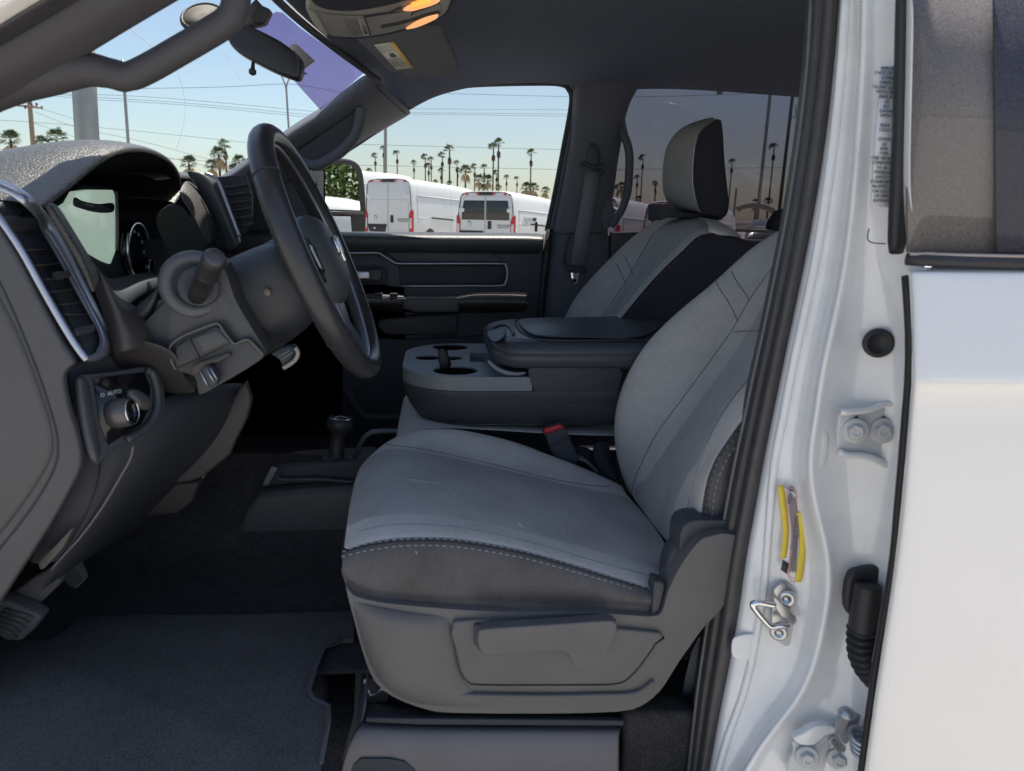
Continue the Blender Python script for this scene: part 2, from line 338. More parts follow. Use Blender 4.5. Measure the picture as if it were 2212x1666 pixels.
slab('passenger_kick_panel', [(-1.3, 2.33, .75), (-.1, 2.33, .75), (-.1, 2.33, 1.3), (-1.3, 2.33, 1.45)], (0, .05, 0), PLOW, T)

# windshield: bottom edge y .95..2.35, header
wb = [Vector((-1.0, .88, 1.50)), Vector((-1.26, 1.3, 1.50)), Vector((-1.28, 1.65, 1.50)), Vector((-1.12, 2.02, 1.50)), P(425, 470, 2.27)]
wt = [Vector((-.30, 1.0, 1.945)), Vector((-.355, 1.3, 1.965)), Vector((-.365, 1.6, 1.97)), Vector((-.32, 1.95, 1.965)), PN(808, 168, (-.21, 2.2, 1.945), (0, 1, 0))]
ws = patch('windshield', [[a.lerp(b, t)+Vector((-.02, 0, .03))*math.sin(math.pi*t) for a, b in zip(wb, wt)] for t in (0, .25, .5, .75, 1)], WSH, T, sub=2, solid=0)
tube('windshield_header_seal', [p+Vector((.012, 0, -.006)) for p in cr(wt, 8)], .009, PLOW, ws, seg=10)
def onws(u, v):   # windshield near the passenger header corner
    return PN(u, v, wt[4]+Vector((.012, 0, -.004)), (wt[3]-wt[4]).cross(wb[4]-wt[4]))
FILM = glass('violet_shade_film', (.66, .58, .76), .0, .0, dustcol=(.55, .55, .7), dust=.12)
slab('shade_band', [onws(u, v) for u, v in [(548, 58), (575, 40), (598, 26), (612, 29), (650, 62), (720, 112), (786, 158), (742, 196), (692, 238), (640, 180), (590, 118)]], (-.001, 0, .001), FILM, ws, bev=0)
slab('paper_sticker', [onws(u, v)+Vector((.003, 0, -.002)) for u, v in [(622, 100), (630, 94), (640, 95), (678, 130), (655, 148), (640, 158), (628, 150)]], (-.001, 0, .0005), mat('sticker_paper', (.6, .6, .62), .8), ws, bev=0)
sh = lathe('sensor_housing', P(437, 44, 1.5), (.45, -.72, .55), [(.044, 0), (.05, .004), (.051, .008), (.046, .012), (.044, .009)], RUB, ws, sx=.55)
lathe('housing_cover', P(437, 44, 1.495), (.45, -.72, .55), [(.044, .0), (.044, .008), (.01, .009)], mat('housing_brown', (.06, .05, .045), .7), sh, sx=.55)

SM = glass('glass_smear', (.95, .97, .97), 0, 0, dustcol=(.75, .78, .78), dust=.28)
def onglass(pts):
    q = snap(ws, lines(pts, 8), .003); return q
for pts_, r_ in ((c0((1145, 470), (1180, 560), (1200, 690), (1185, 830), (1140, 975)), .0022), (c0((835, 180), (900, 235), (960, 280), (1015, 325)), .0022), (c0((1440, 330), (1500, 420), (1560, 520)), .0012)):
    tube('wiper_smear', onglass(pts_), r_, SM, ws, seg=6, flat=(1, .2))
# ---- passenger A pillar trim ----
up_ = Py([(800, 160), (755, 196), (715, 228), (690, 243), (650, 268), (613, 293), (560, 332), (480, 390), (380, 450)], 2.22)
lo_ = Py([(890, 240), (838, 268), (785, 302), (745, 328), (705, 348), (660, 372), (600, 405), (520, 450), (430, 500)], 2.36)
mid = [a.lerp(b, .5)+Vector((.0, -.035, 0)) for a, b in zip(up_, lo_)]
ap = patch('front_pillar_trim', [[a+Vector((-.02, .05, .01)) for a in up_], up_, [a.lerp(b, .35)+Vector((0, -.02, 0)) for a, b in zip(up_, mid)], mid, lo_, [a+Vector((0, .05, 0)) for a in lo_]], PILL, T, sub=2)
slab('handle_recess_shade', Py(cF((315, 1025), (400, 965), (722, 742), (712, 850), (672, 928), (590, 1000), (480, 1068), (400, 1092), (360, 1085)), 2.235), (0, .03, 0), PLOW, ap, bev=.003)  # dark slab proud of the trim, standing for shade in the handle's hollow
tube('grab_handle', cr(Py(cF((748, 735), (740, 800), (722, 880), (680, 955), (610, 1025), (530, 1080), (450, 1118), (380, 1110), (330, 1085)), 2.235), 5), .0165, PILL, ap, seg=14)
tube('pillar_seam', Py([(792, 165), (830, 205), (876, 246)], 2.225), .0016, PLOW, ap, seg=6)
# ---- driver A pillar, close to the lens ----
n1 = Py([(-260, 130), (-60, 30), (0, -2), (90, -58), (300, -190), (600, -380)], .84)
n2 = Py([(-260, 200), (-60, 88), (0, 54), (84, 0), (290, -120), (600, -300)], .86)
n3 = Py([(-260, 250), (-60, 132), (0, 97), (90, 45), (173, -5), (420, -150)], .88)
n4 = Py([(-260, 300), (-60, 165), (30, 120), (120, 62), (230, 0), (470, -150)], .885)
n5 = Py([(-260, 380), (-60, 235), (60, 195), (193, 110), (385, -5), (640, -150)], .92)
n6 = [p+Vector((-.03, .03, .05)) for p in n5]
n5b = Py([(-260, 382), (-60, 237), (60, 197), (196, 112), (387, -3), (642, -148)], .932)
na = patch('near_front_pillar', [n3, n4, [a.lerp(b, .5)+Vector((0, -.012, .0)) for a, b in zip(n4, n5)], [a.lerp(b, .9)+Vector((0, -.004, .0)) for a, b in zip(n4, n5)], n5, n5b, n6], PILLN, T, sub=2)
patch('door_seal', [[p+Vector((0, .01, 0)) for p in n2], [a.lerp(b, .3)+Vector((0, -.012, 0)) for a, b in zip(n2, n3)], [a.lerp(b, .75)+Vector((0, -.010, 0)) for a, b in zip(n2, n3)], [p+Vector((0, .012, 0)) for p in n3]], SEAL, na, sub=2)
patch('white_pillar_skin', [[p+Vector((0, .02, .03)) for p in n1], n1, [a.lerp(b, .5)+Vector((0, -.01, 0)) for a, b in zip(n1, n2)], [a.lerp(b, .5)+Vector((0, .012, 0)) for a, b in zip(n2, n3)]], WHITE, na, sub=1)
hp = cr(Py([(-140, 262), (-60, 205), (20, 178), (100, 164), (180, 150), (235, 158), (275, 166), (320, 148), (390, 108), (455, 70), (492, 45), (508, 15), (508, -30), (470, -80)], .935), 5)
rr = [.030-.013*min(1, i/25) if i < 30 else .0158 for i in range(len(hp))]
tube('grab_handle', hp, rr, PILLN, na, seg=16, flat=(1, 1.1))

# ---- passenger side: B pillar ----
lc = cr(Py([(1240, 150), (1242, 200), (1238, 260), (1224, 350), (1207, 440), (1192, 505), (1178, 600), (1168, 690), (1150, 850)], 2.35), 3)
rc = cr(Py(cH((700, 190), (640, 270), (618, 325), (600, 380), (585, 450), (580, 515), (552, 650), (540, 750), (524, 890), (510, 960), (480, 1050), (452, 1100), (500, 1115), (502, 1260), (480, 1500), (460, 1900)), 2.35), 3)
lc = resample(lc, 16); rc = resample(rc, 16)
rows = [[p+Vector((0, .04, 0)) for p in lc], lc, [a.lerp(b, .12)+Vector((0, -.035, 0)) for a, b in zip(lc, rc)], [a.lerp(b, .5)+Vector((0, -.045, 0)) for a, b in zip(lc, rc)], [a.lerp(b, .9)+Vector((0, -.035, 0)) for a, b in zip(lc, rc)], rc, [p+Vector((0, .04, 0)) for p in rc]]
bp = patch('middle_pillar_trim', rows, PILL, T, sub=2)
tube('door_opening_seal', Py([(1188, 496), (1179, 560), (1172, 620), (1166, 690), (1156, 800)], 2.335), .012, RUB, bp, seg=10)
tube('grab_handle', cr([P(*cH((560, 380))[0], 2.38), P(*cH((572, 450))[0], 2.34)]+Py(cH((584, 510), (606, 570), (618, 640), (616, 740), (608, 840), (590, 910), (560, 980), (505, 1060)), 2.31), 5), .0135, PILL, bp, seg=14)
slab('handle_foot', Py(cH((480, 900), (520, 905), (525, 950), (590, 955), (570, 1010), (470, 1095), (440, 1000)), 2.31), (0, .03, 0), PILL, bp, bev=.008)
tube('pillar_joint', Py(cH((120, 1102), (240, 1108), (350, 1106), (455, 1102)), 2.305), .0015, PLOW, bp, seg=6)
sb = patch('seat_belt', [Py(cH((352, 735), (330, 880), (295, 1080), (262, 1300)), 2.285), Py(cH((442, 738), (418, 880), (380, 1085), (346, 1300)), 2.285)], BELT, bp, sub=0, solid=.002)
tube('belt_guide', cr(Py(cH((325, 720), (322, 695), (345, 680), (380, 700), (420, 712), (455, 700), (460, 722), (440, 742)), 2.275), 4), .006, PLAST, sb, seg=10)
slab('belt_guide_cover', cr(Py(cH((390, 560), (430, 585), (440, 660), (430, 700), (375, 690), (375, 610)), 2.29), 4, True), (0, .02, 0), PLAST, sb, bev=.006)
tube('belt_lower_guide', Py(cH((225, 1290), (245, 1320), (300, 1328), (360, 1330)), 2.27), .007, PLAST, sb, seg=10)
slab('belt_tongue', Py(cH((264, 1342), (318, 1345), (312, 1372), (303, 1410), (275, 1412), (268, 1380)), 2.268), (0, .003, 0), CHROME, sb, bev=.001)
slab('tongue_slot', Py(cH((276, 1380), (298, 1382), (296, 1402), (277, 1400)), 2.267), (0, .001, 0), BLACKG, sb, bev=0)
tube('belt_track', Py(cH((262, 1110), (235, 1180), (222, 1290)), 2.295), .004, PLAST, bp, seg=8)

# ---- passenger front door ----
WO = [(560, 506), (1000, 504), (1178, 507), (1200, 420), (1219, 320), (1235, 225), (1230, 195), (1210, 181), (1150, 179), (1030, 182), (985, 190), (930, 207), (880, 234), (830, 268), (785, 301), (745, 327), (715, 343), (690, 352), (620, 390)]
pd = slab('passenger_door', Py([(380, 507), (1150, 507), (1176, 512), (1172, 600), (1163, 690), (1150, 900), (1140, 1150), (380, 1150)], 2.33), (0, .12, 0), PLAST, T, bev=.01)
slab('door_shut_face', Py([(1135, 506), (1215, 506), (1210, 700), (1190, 1150), (1100, 1150)], 2.43), (0, .02, 0), PLOW, pd, bev=0)
wg = slab('window_glass', [P(u, v, 2.41) for u, v in WO], (0, .004, 0), WIN, pd, bev=0)
wf = tube('window_seal', cr(Py([(1183, 500), (1200, 420), (1219, 320), (1236, 225), (1231, 194), (1211, 180), (1150, 178), (1030, 181), (985, 188), (930, 205), (880, 232), (830, 266), (785, 299), (745, 325)], 2.385), 4), .011, PLOW, pd, seg=10)
tube('window_seal_inner', cr(Py([(1190, 505), (1209, 420), (1228, 320), (1246, 225), (1241, 190), (1216, 173), (1150, 171), (1040, 174)], 2.36), 4), .008, PLAST, pd, seg=10)
cap = patch('door_cap', [Py([(380, 500), (800, 501), (1000, 503), (1140, 504), (1176, 506)], 2.395), Py([(380, 501), (800, 503), (1000, 505), (1140, 505), (1176, 508)], 2.35), Py([(380, 504), (800, 507), (1000, 509), (1140, 509), (1176, 512)], 2.305), Py([(380, 514), (800, 516), (1000, 518), (1140, 518), (1174, 520)], 2.29), Py([(380, 540), (800, 540), (1000, 541), (1140, 541), (1170, 541)], 2.30), Py([(380, 548), (800, 548), (1000, 549), (1140, 549), (1168, 549)], 2.33)], mat('grained_cap', (.05, .05, .05), .42, bump=.5, bscale=300), pd)
box('lock_knob', P(1158, 490, 2.36), (.0045, 0, 0), (0, .0045, 0), (0, 0, .016), BLACKG, pd, bev=.003)
tube('silver_door_trim', cr(Py(c1((100, 172), (200, 171), (325, 171), (348, 181), (390, 207), (435, 233), (480, 238), (800, 238), (1100, 239), (1128, 250), (1138, 280), (1138, 320), (1128, 356), (1100, 376), (900, 378), (470, 380)), 2.312), 4), .0035, SATIN, pd, seg=10, flat=(1.1, 1.6))
slab('upper_door_pad', Py(c1((370, 163), (1040, 170), (1075, 190), (1125, 228), (1100, 234), (480, 232), (437, 226)), 2.312), (0, .03, 0), PLAST, pd, bev=.009)
slab('door_insert', Py(c1((455, 246), (1100, 248), (1122, 262), (1126, 300), (1120, 345), (1095, 368), (465, 372)), 2.326), (0, .02, 0), PLOW, pd, bev=.003)
dh = slab('inner_door_handle', Py(c1((120, 285), (272, 286), (274, 338), (120, 336)), 2.30), (0, .012, 0), SATIN, pd, bev=.004)
slab('handle_cup', Py(c1((268, 272), (340, 276), (350, 290), (348, 340), (330, 350), (268, 344)), 2.305), (0, .03, 0), PMID, dh, bev=.006)
tube('handle_surround', cr(Py(c1((150, 262), (300, 258), (370, 268), (378, 300), (372, 350), (340, 366), (200, 362)), 2.315), 3), .003, PLOW, dh, seg=8)
SKA = mat('armrest_skin', (.05, .048, .045), .4, bump=.5, bscale=300)
arm = patch('door_armrest', [Py(c1((100, 430), (470, 440), (520, 452), (800, 450), (850, 436), (930, 416), (1275, 418)), 2.31), Py(c1((100, 440), (470, 450), (510, 458), (800, 456), (850, 445), (930, 424), (1280, 428)), 2.24), Py(c1((100, 452), (465, 459), (510, 466), (800, 466), (850, 455), (930, 436), (1280, 445)), 2.215), Py(c1((100, 475), (465, 480), (510, 485), (800, 490), (850, 484), (930, 478), (1280, 486)), 2.205), Py(c1((100, 500), (465, 512), (510, 520), (800, 524), (850, 520), (930, 520), (1285, 520)), 2.22), Py(c1((100, 530), (465, 545), (510, 550), (800, 550), (850, 548), (930, 548), (1290, 545)), 2.31)], SKA, pd)
slab('door_pull', Py(c1((480, 468), (515, 455), (820, 458), (835, 470), (833, 545), (560, 546), (480, 520)), 2.19), (0, .04, 0), PMID, arm, bev=.008)
slab('switch_plate', Py(c1((250, 438), (460, 445), (490, 448), (440, 456), (250, 450)), 2.225), (0, .03, .004), PMID, arm, bev=.003)
for a in ((330, 436), (425, 439)): box('window_switch', P(*c1(a)[0], 2.23)+Vector((0, 0, .004)), (.012, 0, 0), (0, .01, 0), (0, 0, .003), PGREY, arm)
stitches('stitching', Py(c1((110, 462), (460, 470)), 2.203), arm, L=.008, w=.0009)
stitches('stitching', Py(c1((850, 482), (930, 478), (1270, 484)), 2.2), arm, L=.008, w=.0007)
slab('door_pocket', Py(c1((330, 590), (600, 560), (830, 550), (830, 610), (815, 690), (620, 690), (380, 688), (320, 640)), 2.30), (0, .03, 0), PLAST, pd, bev=.008)
slab('lower_door_panel', Py(c1((100, 700), (480, 715), (900, 700), (1300, 640), (1300, 1500), (100, 1500)), 2.315), (0, .03, 0), PLOW, pd, bev=.006)
# mirror-image window etching
etch = mat('etching', (.3, .32, .33), .8)
et = None
for k, (s, x, y, sz) in enumerate((('YRANCE', 1848, 766, .0115), ('TEMPERED', 1838, 782, .009), ('M 20 AS1', 1836, 796, .009), ('DOT 188 18', 1836, 812, .009), ('43R 00282', 1830, 828, .009))):
    o = text('window_marking' if not k else 'marking_line', s, P(*cG((x, y))[0], 2.405), (-1, 0, 0), (0, 0, 1), sz, etch, wg)
lathe('marking_emblem', P(*cG((1893, 772))[0], 2.405), (0, 1, 0), [(.008, 0), (.008, .0006)], etch, wg, seg=5)

# towing mirror outside: shell and plates all face the rear corner of the lot
nm = Vector((.872, -.49, 0)).normalized(); mc = P(740, 430, 2.76)
def mface(pts, off=0): return [PN(u, v, mc+nm*off, nm) for u, v in pts]
MIR = mat('mirror_silver', (.86, .9, .88), .01, metal=1)
mi = slab('towing_mirror', cr(mface([(652, 356), (700, 345), (740, 342), (768, 348), (783, 366), (789, 400), (792, 450), (791, 500), (780, 530), (740, 540), (660, 540)], -.004), 3, True), nm*-.09, mat('mirror_shell', (.022, .02, .02), .6, spec=.3), T, bev=.01)
slab('mirror_arm_panel', mface([(672, 372), (699, 370), (699, 512), (680, 512)], .002), nm*-.003, mat('mirror_side', (.07, .07, .075), .5), mi, bev=.001)
slab('mirror_glass', mface([(702, 358), (735, 353), (760, 359), (771, 373), (775, 400), (778, 455), (703, 452)], .002), nm*-.003, MIR, mi, bev=0, smooth=False)
slab('convex_mirror_glass', mface([(718, 467), (757, 468), (760, 503), (728, 503)], .002), nm*-.003, MIR, mi, bev=0, smooth=False)
slab('corner_sail_panel', Py([(500, 420), (600, 392), (645, 378), (668, 372), (674, 505), (500, 508)], 2.37), (0, .02, 0), PLAST, pd, bev=.004)
tube('mirror_crossbar', mface([(700, 459), (784, 461)], .004), .006, RUB, mi, seg=8)

# ---- passenger rear door ----
rdp = slab('rear_passenger_door', Py([(1215, 504), (1500, 512), (1760, 522), (2000, 530), (2000, 900), (1215, 900)], 2.375), (0, .1, 0), PLOW, T, bev=.01)
RW = Py([(1250, 520), (1270, 440), (1290, 300), (1300, 200), (1310, 175), (1395, 165), (1560, 175), (1740, 190), (2050, 210), (2050, 520)], 2.43)
slab('rear_door_window', RW, (0, .004, 0), TINT, rdp, bev=0)
tube('rear_belt_strip', Py([(1590, 497), (1680, 499), (1780, 503)], 2.4), .006, mat('belt_strip', (.16, .16, .17), .5), rdp, seg=8)
slab('rear_door_speaker_panel', Py(d6((470, 960), (900, 950), (900, 1300), (465, 1300)), 2.345), (0, .02, 0), PLAST, rdp, bev=.006)
hs = tube('rear_coat_hook', Py(d4((1870, 460), (1890, 380), (1930, 320), (1990, 300), (2060, 300)), 2.1), .02, DARKCLOTH, T, seg=10)
hs.name = 'rear_seat_headrest_edge'
# ======================= DASHBOARD =======================
# main body of the dashboard, black core behind every face
dash = patch('dashboard', [[(-1.2, y, 1.50), (-1.0, y, t), (-.72, y, t+.005), (-.66, y, t-.02), (-.68, y, 1.45), (-.66, y, 1.30), (-.62, y, 1.12), (-.75, y, .98), (-1.1, y, .95)] for y, t in ((.965, 1.49), (1.2, 1.53), (1.45, 1.55), (1.6, 1.592), (1.9, 1.60), (2.2, 1.592), (2.34, 1.56))], PLOW, T, sub=2)
patch('dash_top_skin', [[(x, y, z+dz) for x, dz in ((-1.15, -.06), (-1.0, -.02), (-.8, 0), (-.62, 0), (-.55, -.006), (-.545, -.02))] for y, z in ((1.5, 1.585), (1.6, 1.603), (1.9, 1.607), (2.2, 1.60), (2.33, 1.57))], PMID, dash)
# instrument hood: an arch whose rear lip stands in the plane x = -.53
LIPX = -.53
lipuv = [(92, 452), (120, 430), (160, 398), (205, 360), (245, 334), (290, 323), (335, 329), (370, 348), (390, 374), (397, 400), (393, 422), (378, 442)]
lip = resample(cr(Px(lipuv, LIPX), 6), 22)
def arch(dx, dz, sq=1.0, sy=1.0):
    c = Vector((LIPX, 1.25, 1.52)); return [Vector((p.x+dx, c.y+(p.y-c.y)*sy, c.z+(p.z-c.z)*sq+dz)) for p in lip]
inner = mat('hood_lining', (.012, .012, .016), .9, bump=.2, bscale=800, spec=.1)
hood = patch('instrument_hood', [arch(-.62, -.09, .6), arch(-.4, -.05, .8), arch(-.2, -.003, .98), arch(-.08, .013, 1.03), arch(-.025, .008, 1.02), arch(.0, .004, 1.0, 1.0), arch(-.004, -.003, .97, .985)], SOFT, dash, sub=2)
patch('hood_lining', [arch(-.003, -.003, .97, .985), arch(-.02, -.012, .93, .97), arch(-.08, -.02, .9, .95), arch(-.2, -.03, .8, .93)], inner, hood, sub=1)
# strip running down between the vent and the screen
patch('screen_side_skin', [Py([(90, 440), (118, 490), (150, 540), (178, 590), (200, 640)], .99), Py([(106, 436), (134, 480), (165, 530), (190, 580), (206, 630)], .985), Py([(122, 440), (146, 480), (176, 530), (202, 572), (214, 605)], 1.02), Py([(124, 450), (150, 490), (180, 540), (205, 580), (216, 615)], 1.06)], SOFT, dash)
# cluster
slab('cluster_back', Px([(90, 470), (170, 400), (400, 400), (430, 560), (420, 640), (240, 650), (180, 560)], -.645), (-.03, 0, 0), inner, dash)
scr = mat('screen_reflection_glow', (.30, .38, .33), .15, metal=.0, spec=.8, var=.2, vscale=9, emit=(.55, .72, .6), estr=.22)  # pale green colour and glow stand in for the outside reflected in it
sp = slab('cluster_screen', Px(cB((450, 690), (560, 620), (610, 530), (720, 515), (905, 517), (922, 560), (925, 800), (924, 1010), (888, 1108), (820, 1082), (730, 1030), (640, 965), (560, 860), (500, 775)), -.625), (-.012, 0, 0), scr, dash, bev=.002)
slab('screen_reflection_bar', cr(Px(cB((598, 575), (650, 600), (720, 618), (800, 628), (905, 622), (908, 688), (830, 700), (740, 690), (660, 668), (592, 640)), -.6235), 3, True), (-.001, 0, 0), mat('screen_dark', (.07, .085, .09), .25, spec=.6), sp, bev=0)  # dark arc of the reflection painted onto the screen
tube('screen_edge', Px(cB((930, 530), (935, 700), (938, 880), (936, 1000)), -.61), .003, mat('edge_strip', (.2, .18, .2), .3), sp, seg=8)
gc = PX(*cB((1100, 1010))[0], -.62)
def ring(c, r, n=40, a0=0, a1=2*math.pi): return [c+Vector((0, math.cos(a0+(a1-a0)*i/n)*r, math.sin(a0+(a1-a0)*i/n)*r)) for i in range(n)]
gg = lathe('speed_gauge', gc, (1, 0, 0), [(.062, -.02), (.062, 0), (.056, .004), (.05, -.006), (.001, -.006)], BLACKG, dash, seg=40)
tube('gauge_ring', ring(gc+Vector((.004, 0, 0)), .058), .0035, CHROME, gg, closed=True, seg=8)
GD = mat('gauge_print', (.5, .62, .62), .6)
for k in range(9):
    a = R_(215-k*31); text('gauge_number', str(k*20), gc+Vector((-.003, -math.cos(a)*-.041 if 0 else math.cos(a)*-.041, math.sin(a)*.041)), (0, -1, 0), (0, 0, 1), .011, GD, gg)
g2 = lathe('small_gauge', gc+Vector((.01, .035, -.035)), (1, 0, 0), [(.02, -.01), (.02, 0), (.016, .002), (.001, -.003)], BLACKG, dash, seg=24)
tube('small_gauge_ring', ring(gc+Vector((.013, .035, -.035)), .018, 24), .0018, CHROME, g2, closed=True, seg=6)
# panels right of the cluster
patch('cluster_side_wall', [Py(cB((1220, 760), (1290, 900), (1350, 1050), (1395, 1140)), 1.5), Py(cB((1300, 640), (1420, 800), (1500, 950), (1560, 1090)), 1.46), Py(cB((1430, 590), (1560, 780), (1640, 920), (1680, 985)), 1.42)], mat('side_wall_plastic', (.032, .032, .036), .7), dash)
patch('dash_pad', [Py(cB((1420, 560), (1500, 660), (1580, 800), (1650, 960)), 1.44), Py(cB((1450, 470), (1560, 580), (1650, 760), (1700, 960)), 1.46), Py(cB((1480, 440), (1600, 520), (1710, 730), (1745, 890)), 1.50), Py(cB((1500, 440), (1620, 530), (1730, 740), (1755, 900)), 1.56)], mat('pad_skin', (.06, .055, .055), .5, bump=.6, bscale=300), dash)
patch('centre_bezel', [Py(cB((1480, 362), (1580, 500), (1680, 700), (1760, 900), (1830, 1030)), 1.52), Py(cB((1500, 358), (1640, 480), (1740, 680), (1820, 860), (1880, 990)), 1.50), Py(cB((1640, 382), (1715, 450), (1790, 620), (1870, 830), (1920, 950)), 1.50), Py(cB((1660, 388), (1745, 450), (1810, 610), (1885, 810), (1935, 930)), 1.53)], PGREY, dash)
tube('bezel_trim', cr(Py(cB((1640, 384), (1700, 405), (1745, 448), (1800, 590), (1860, 750), (1915, 895)), 1.495), 4), .0035, SATIN, dash, seg=8)
cv = slab('centre_vent', Py(cB((1720, 410), (1955, 390), (2010, 560), (2010, 720), (1950, 870), (1930, 880), (1860, 720), (1800, 560), (1750, 440)), 1.58), (0, .02, 0), PLOW, dash, bev=.003)
for k in range(6):
    a, b = cB((1800+k*22, 500+k*62), (1990+k*6, 470+k*62)); tube('vent_slat', [P(*a, 1.575), P(*b, 1.575)], .0035, PLAST, cv, seg=6)

# ---- fascia under the cluster ----
DBR = mat('brown_black_plastic', (.048, .043, .044), .5, bump=.1, bscale=700)
patch('lower_brow', [Px(cB((640, 980), (820, 1180), (870, 1240), (1000, 1200), (1200, 1170), (1330, 1175)), -.60), Px(cB((700, 1090), (850, 1270), (930, 1320), (1080, 1240), (1200, 1200), (1330, 1190)), -.575), Px(cB((720, 1180), (830, 1340), (960, 1400), (1080, 1300), (1230, 1230), (1340, 1215)), -.56), Px(cB((780, 1420), (900, 1500), (1000, 1490), (1080, 1400), (1200, 1330), (1320, 1290)), -.56)], PMID, dash)
slab('cluster_floor', Px(cB((640, 975), (920, 1010), (1330, 1120), (1335, 1200), (900, 1320), (860, 1245)), -.63), (-.01, 0, 0), PLOW, dash)
fp = patch('dash_fascia', [Py([(190, 585), (204, 630), (222, 672), (232, 705), (238, 735), (242, 765)], 1.06), Py([(207, 575), (224, 620), (239, 665), (247, 705), (251, 735), (255, 765)], 1.032),
  Py([(228, 600), (250, 650), (265, 690), (275, 715), (280, 735), (285, 755)], 1.035),
  Py([(245, 640), (275, 670), (295, 695), (310, 712), (318, 730), (322, 748)], 1.07),
  Py([(280, 655), (310, 672), (335, 690), (350, 705), (355, 720), (360, 740)], 1.13)], DBR, dash)
patch('fascia_bulge', [Py(cB((1020, 1520), (1100, 1420), (1180, 1380), (1270, 1290), (1330, 1230)), 1.10), Py(cB((1060, 1580), (1160, 1520), (1230, 1430), (1240, 1330), (1320, 1240)), 1.085), Py(cB((1010, 1660), (1160, 1600), (1235, 1500), (1260, 1400), (1330, 1260)), 1.12)], PMID, dash)
# column plate with the stalk boss and the storage tray
pl = slab('column_plate', cr(Py([(352, 655), (366, 625), (395, 595), (430, 572), (470, 560), (492, 600), (510, 650), (545, 710), (573, 757), (560, 772), (500, 770), (470, 740), (400, 745), (376, 765), (362, 780), (340, 750), (300, 728), (310, 700)], 1.085), 4, True), (.0, .05, 0), PGREY, dash, bev=.006)
patch('lower_fascia', [Py([(236, 738), (275, 733), (325, 735), (385, 760)], 1.06), Py([(238, 770), (285, 762), (340, 768), (392, 800)], 1.075), Py([(262, 810), (305, 805), (350, 815), (410, 830)], 1.10), Py([(300, 860), (330, 850), (370, 855), (440, 850)], 1.14)], DBR, dash)
tray = slab('column_tray', cr(Py(d1((212, 745), (255, 655), (400, 560), (640, 460), (790, 412), (845, 440), (900, 520), (1015, 660), (1100, 625), (1180, 608), (1230, 650), (1372, 808), (1100, 1010), (820, 1170), (600, 1285), (560, 1200), (520, 1060), (300, 985), (255, 880)), 1.075), 3, True), (0, .03, 0), PMID, dash, bev=.006)
tube('tray_lip', cr(Py(d1((300, 980), (252, 880), (225, 745), (260, 665), (400, 570), (640, 470), (790, 422), (838, 446), (890, 530), (1008, 665), (1100, 632), (1175, 618), (1225, 655), (1365, 808)), 1.07), 3), .002, mat('lip_highlight', (.11, .1, .1), .35), tray, seg=8)
slab('tray_cover', Py(d1((300, 690), (450, 600), (790, 450), (860, 500), (975, 655), (600, 840), (300, 975), (262, 850)), 1.068), (0, .01, 0), PMID, tray, bev=.004)
slab('tray_cover_inset', Py(d1((530, 600), (800, 500), (945, 640), (640, 775)), 1.0655), (0, .004, 0), PGREY, tray, bev=.0012)
tube('cover_ridge', Py(d1((455, 600), (510, 720), (580, 845)), 1.066), .0025, SATIN if 0 else PGREY, tray, seg=8)
slab('tray_gap', Py(d1((520, 910), (950, 765), (965, 810), (760, 925), (640, 960), (560, 1040), (480, 1020)), 1.064), (0, .006, 0), BLACKG, tray, bev=.001)
sw = slab('brake_release_lever', Py(d1((585, 990), (640, 935), (700, 925), (810, 1100), (800, 1160), (710, 1210), (640, 1130)), 1.05), (0, .02, 0), PLAST, tray, bev=.004)
for a, b in (((600, 1000), (690, 1180)), ((680, 985), (770, 1135)), ((720, 960), (805, 1105))): tube('lever_rib', Py(d1(a, b), 1.048), .0012, SATIN, sw, seg=6)
bs = lathe('stalk_boss', P(*cB((1555, 1270))[0], 1.09), (.25, -1, .12), [(.048, -.03), (.049, .0), (.047, .004), (.040, .006), (.030, .005), (.0285, .0)], mat('boss_grey', (.095, .1, .108), .36), dash, seg=32)
lathe('boss_collar', P(*cB((1590, 1290))[0], 1.08), (.25, -1, .12), [(.0285, -.004), (.0285, .006), (.026, .008), (.015, .004)], PLAST, bs, seg=28)
# steering column and its stalk
WC = P(693.6, 551.9, 1.218); tl = R_(22.0)
WN = Vector((math.cos(tl), 0, math.sin(tl))); WU = Vector((-math.sin(tl), 0, math.cos(tl))); WA = Vector((0, 1, 0))
colp = []
for d, ru, rd, ry in ((-.36, .05, .085, .07), (-.30, .055, .095, .075), (-.24, .06, .09, .078), (-.17, .068, .098, .082), (-.10, .066, .094, .08), (-.06, .06, .084, .075), (-.045, .05, .07, .066)):
    c = WC + WN*d + WU*(-.012-.02*(-d-.05)/.2); r = []
    for q in range(20):
        a = 2*math.pi*q/20; ca, sa = math.cos(a), math.sin(a)
        e = .75; ca2 = math.copysign(abs(ca)**e, ca); sa2 = math.copysign(abs(sa)**e, sa)
        r.append(c + WA*ca2*ry + WU*sa2*(ru if sa > 0 else rd))
    colp.append(r)
colo = patch('steering_column', colp, PMID, T, sub=2, solid=.004, closeu=True)
lathe('column_collar', WC+WN*-.055+WU*-.01, WN, [(.06, -.02), (.062, 0), (.05, .02), (.045, .02)], PLAST, colo, seg=28)
lathe('column_screw', P(*d1((1405, 50))[0], 1.128), (0, -1, 0), [(.006, -.004), (.006, .0), (.003, .001)], mat('screw_dull', (.2, .17, .14), .6), colo, seg=12)
tube('tilt_lever', cr(Py(d1((1600, 960), (1700, 900), (1765, 830), (1775, 760), (1745, 715)), 1.11), 4), .0035, mat('lever_tan', (.3, .26, .24), .4), colo, seg=8)
slab('lever_pocket', Py(d1((1430, 790), (1560, 720), (1700, 690), (1760, 760), (1700, 860), (1600, 960), (1540, 850)), 1.115), (0, .03, 0), PLAST, colo, bev=.004)
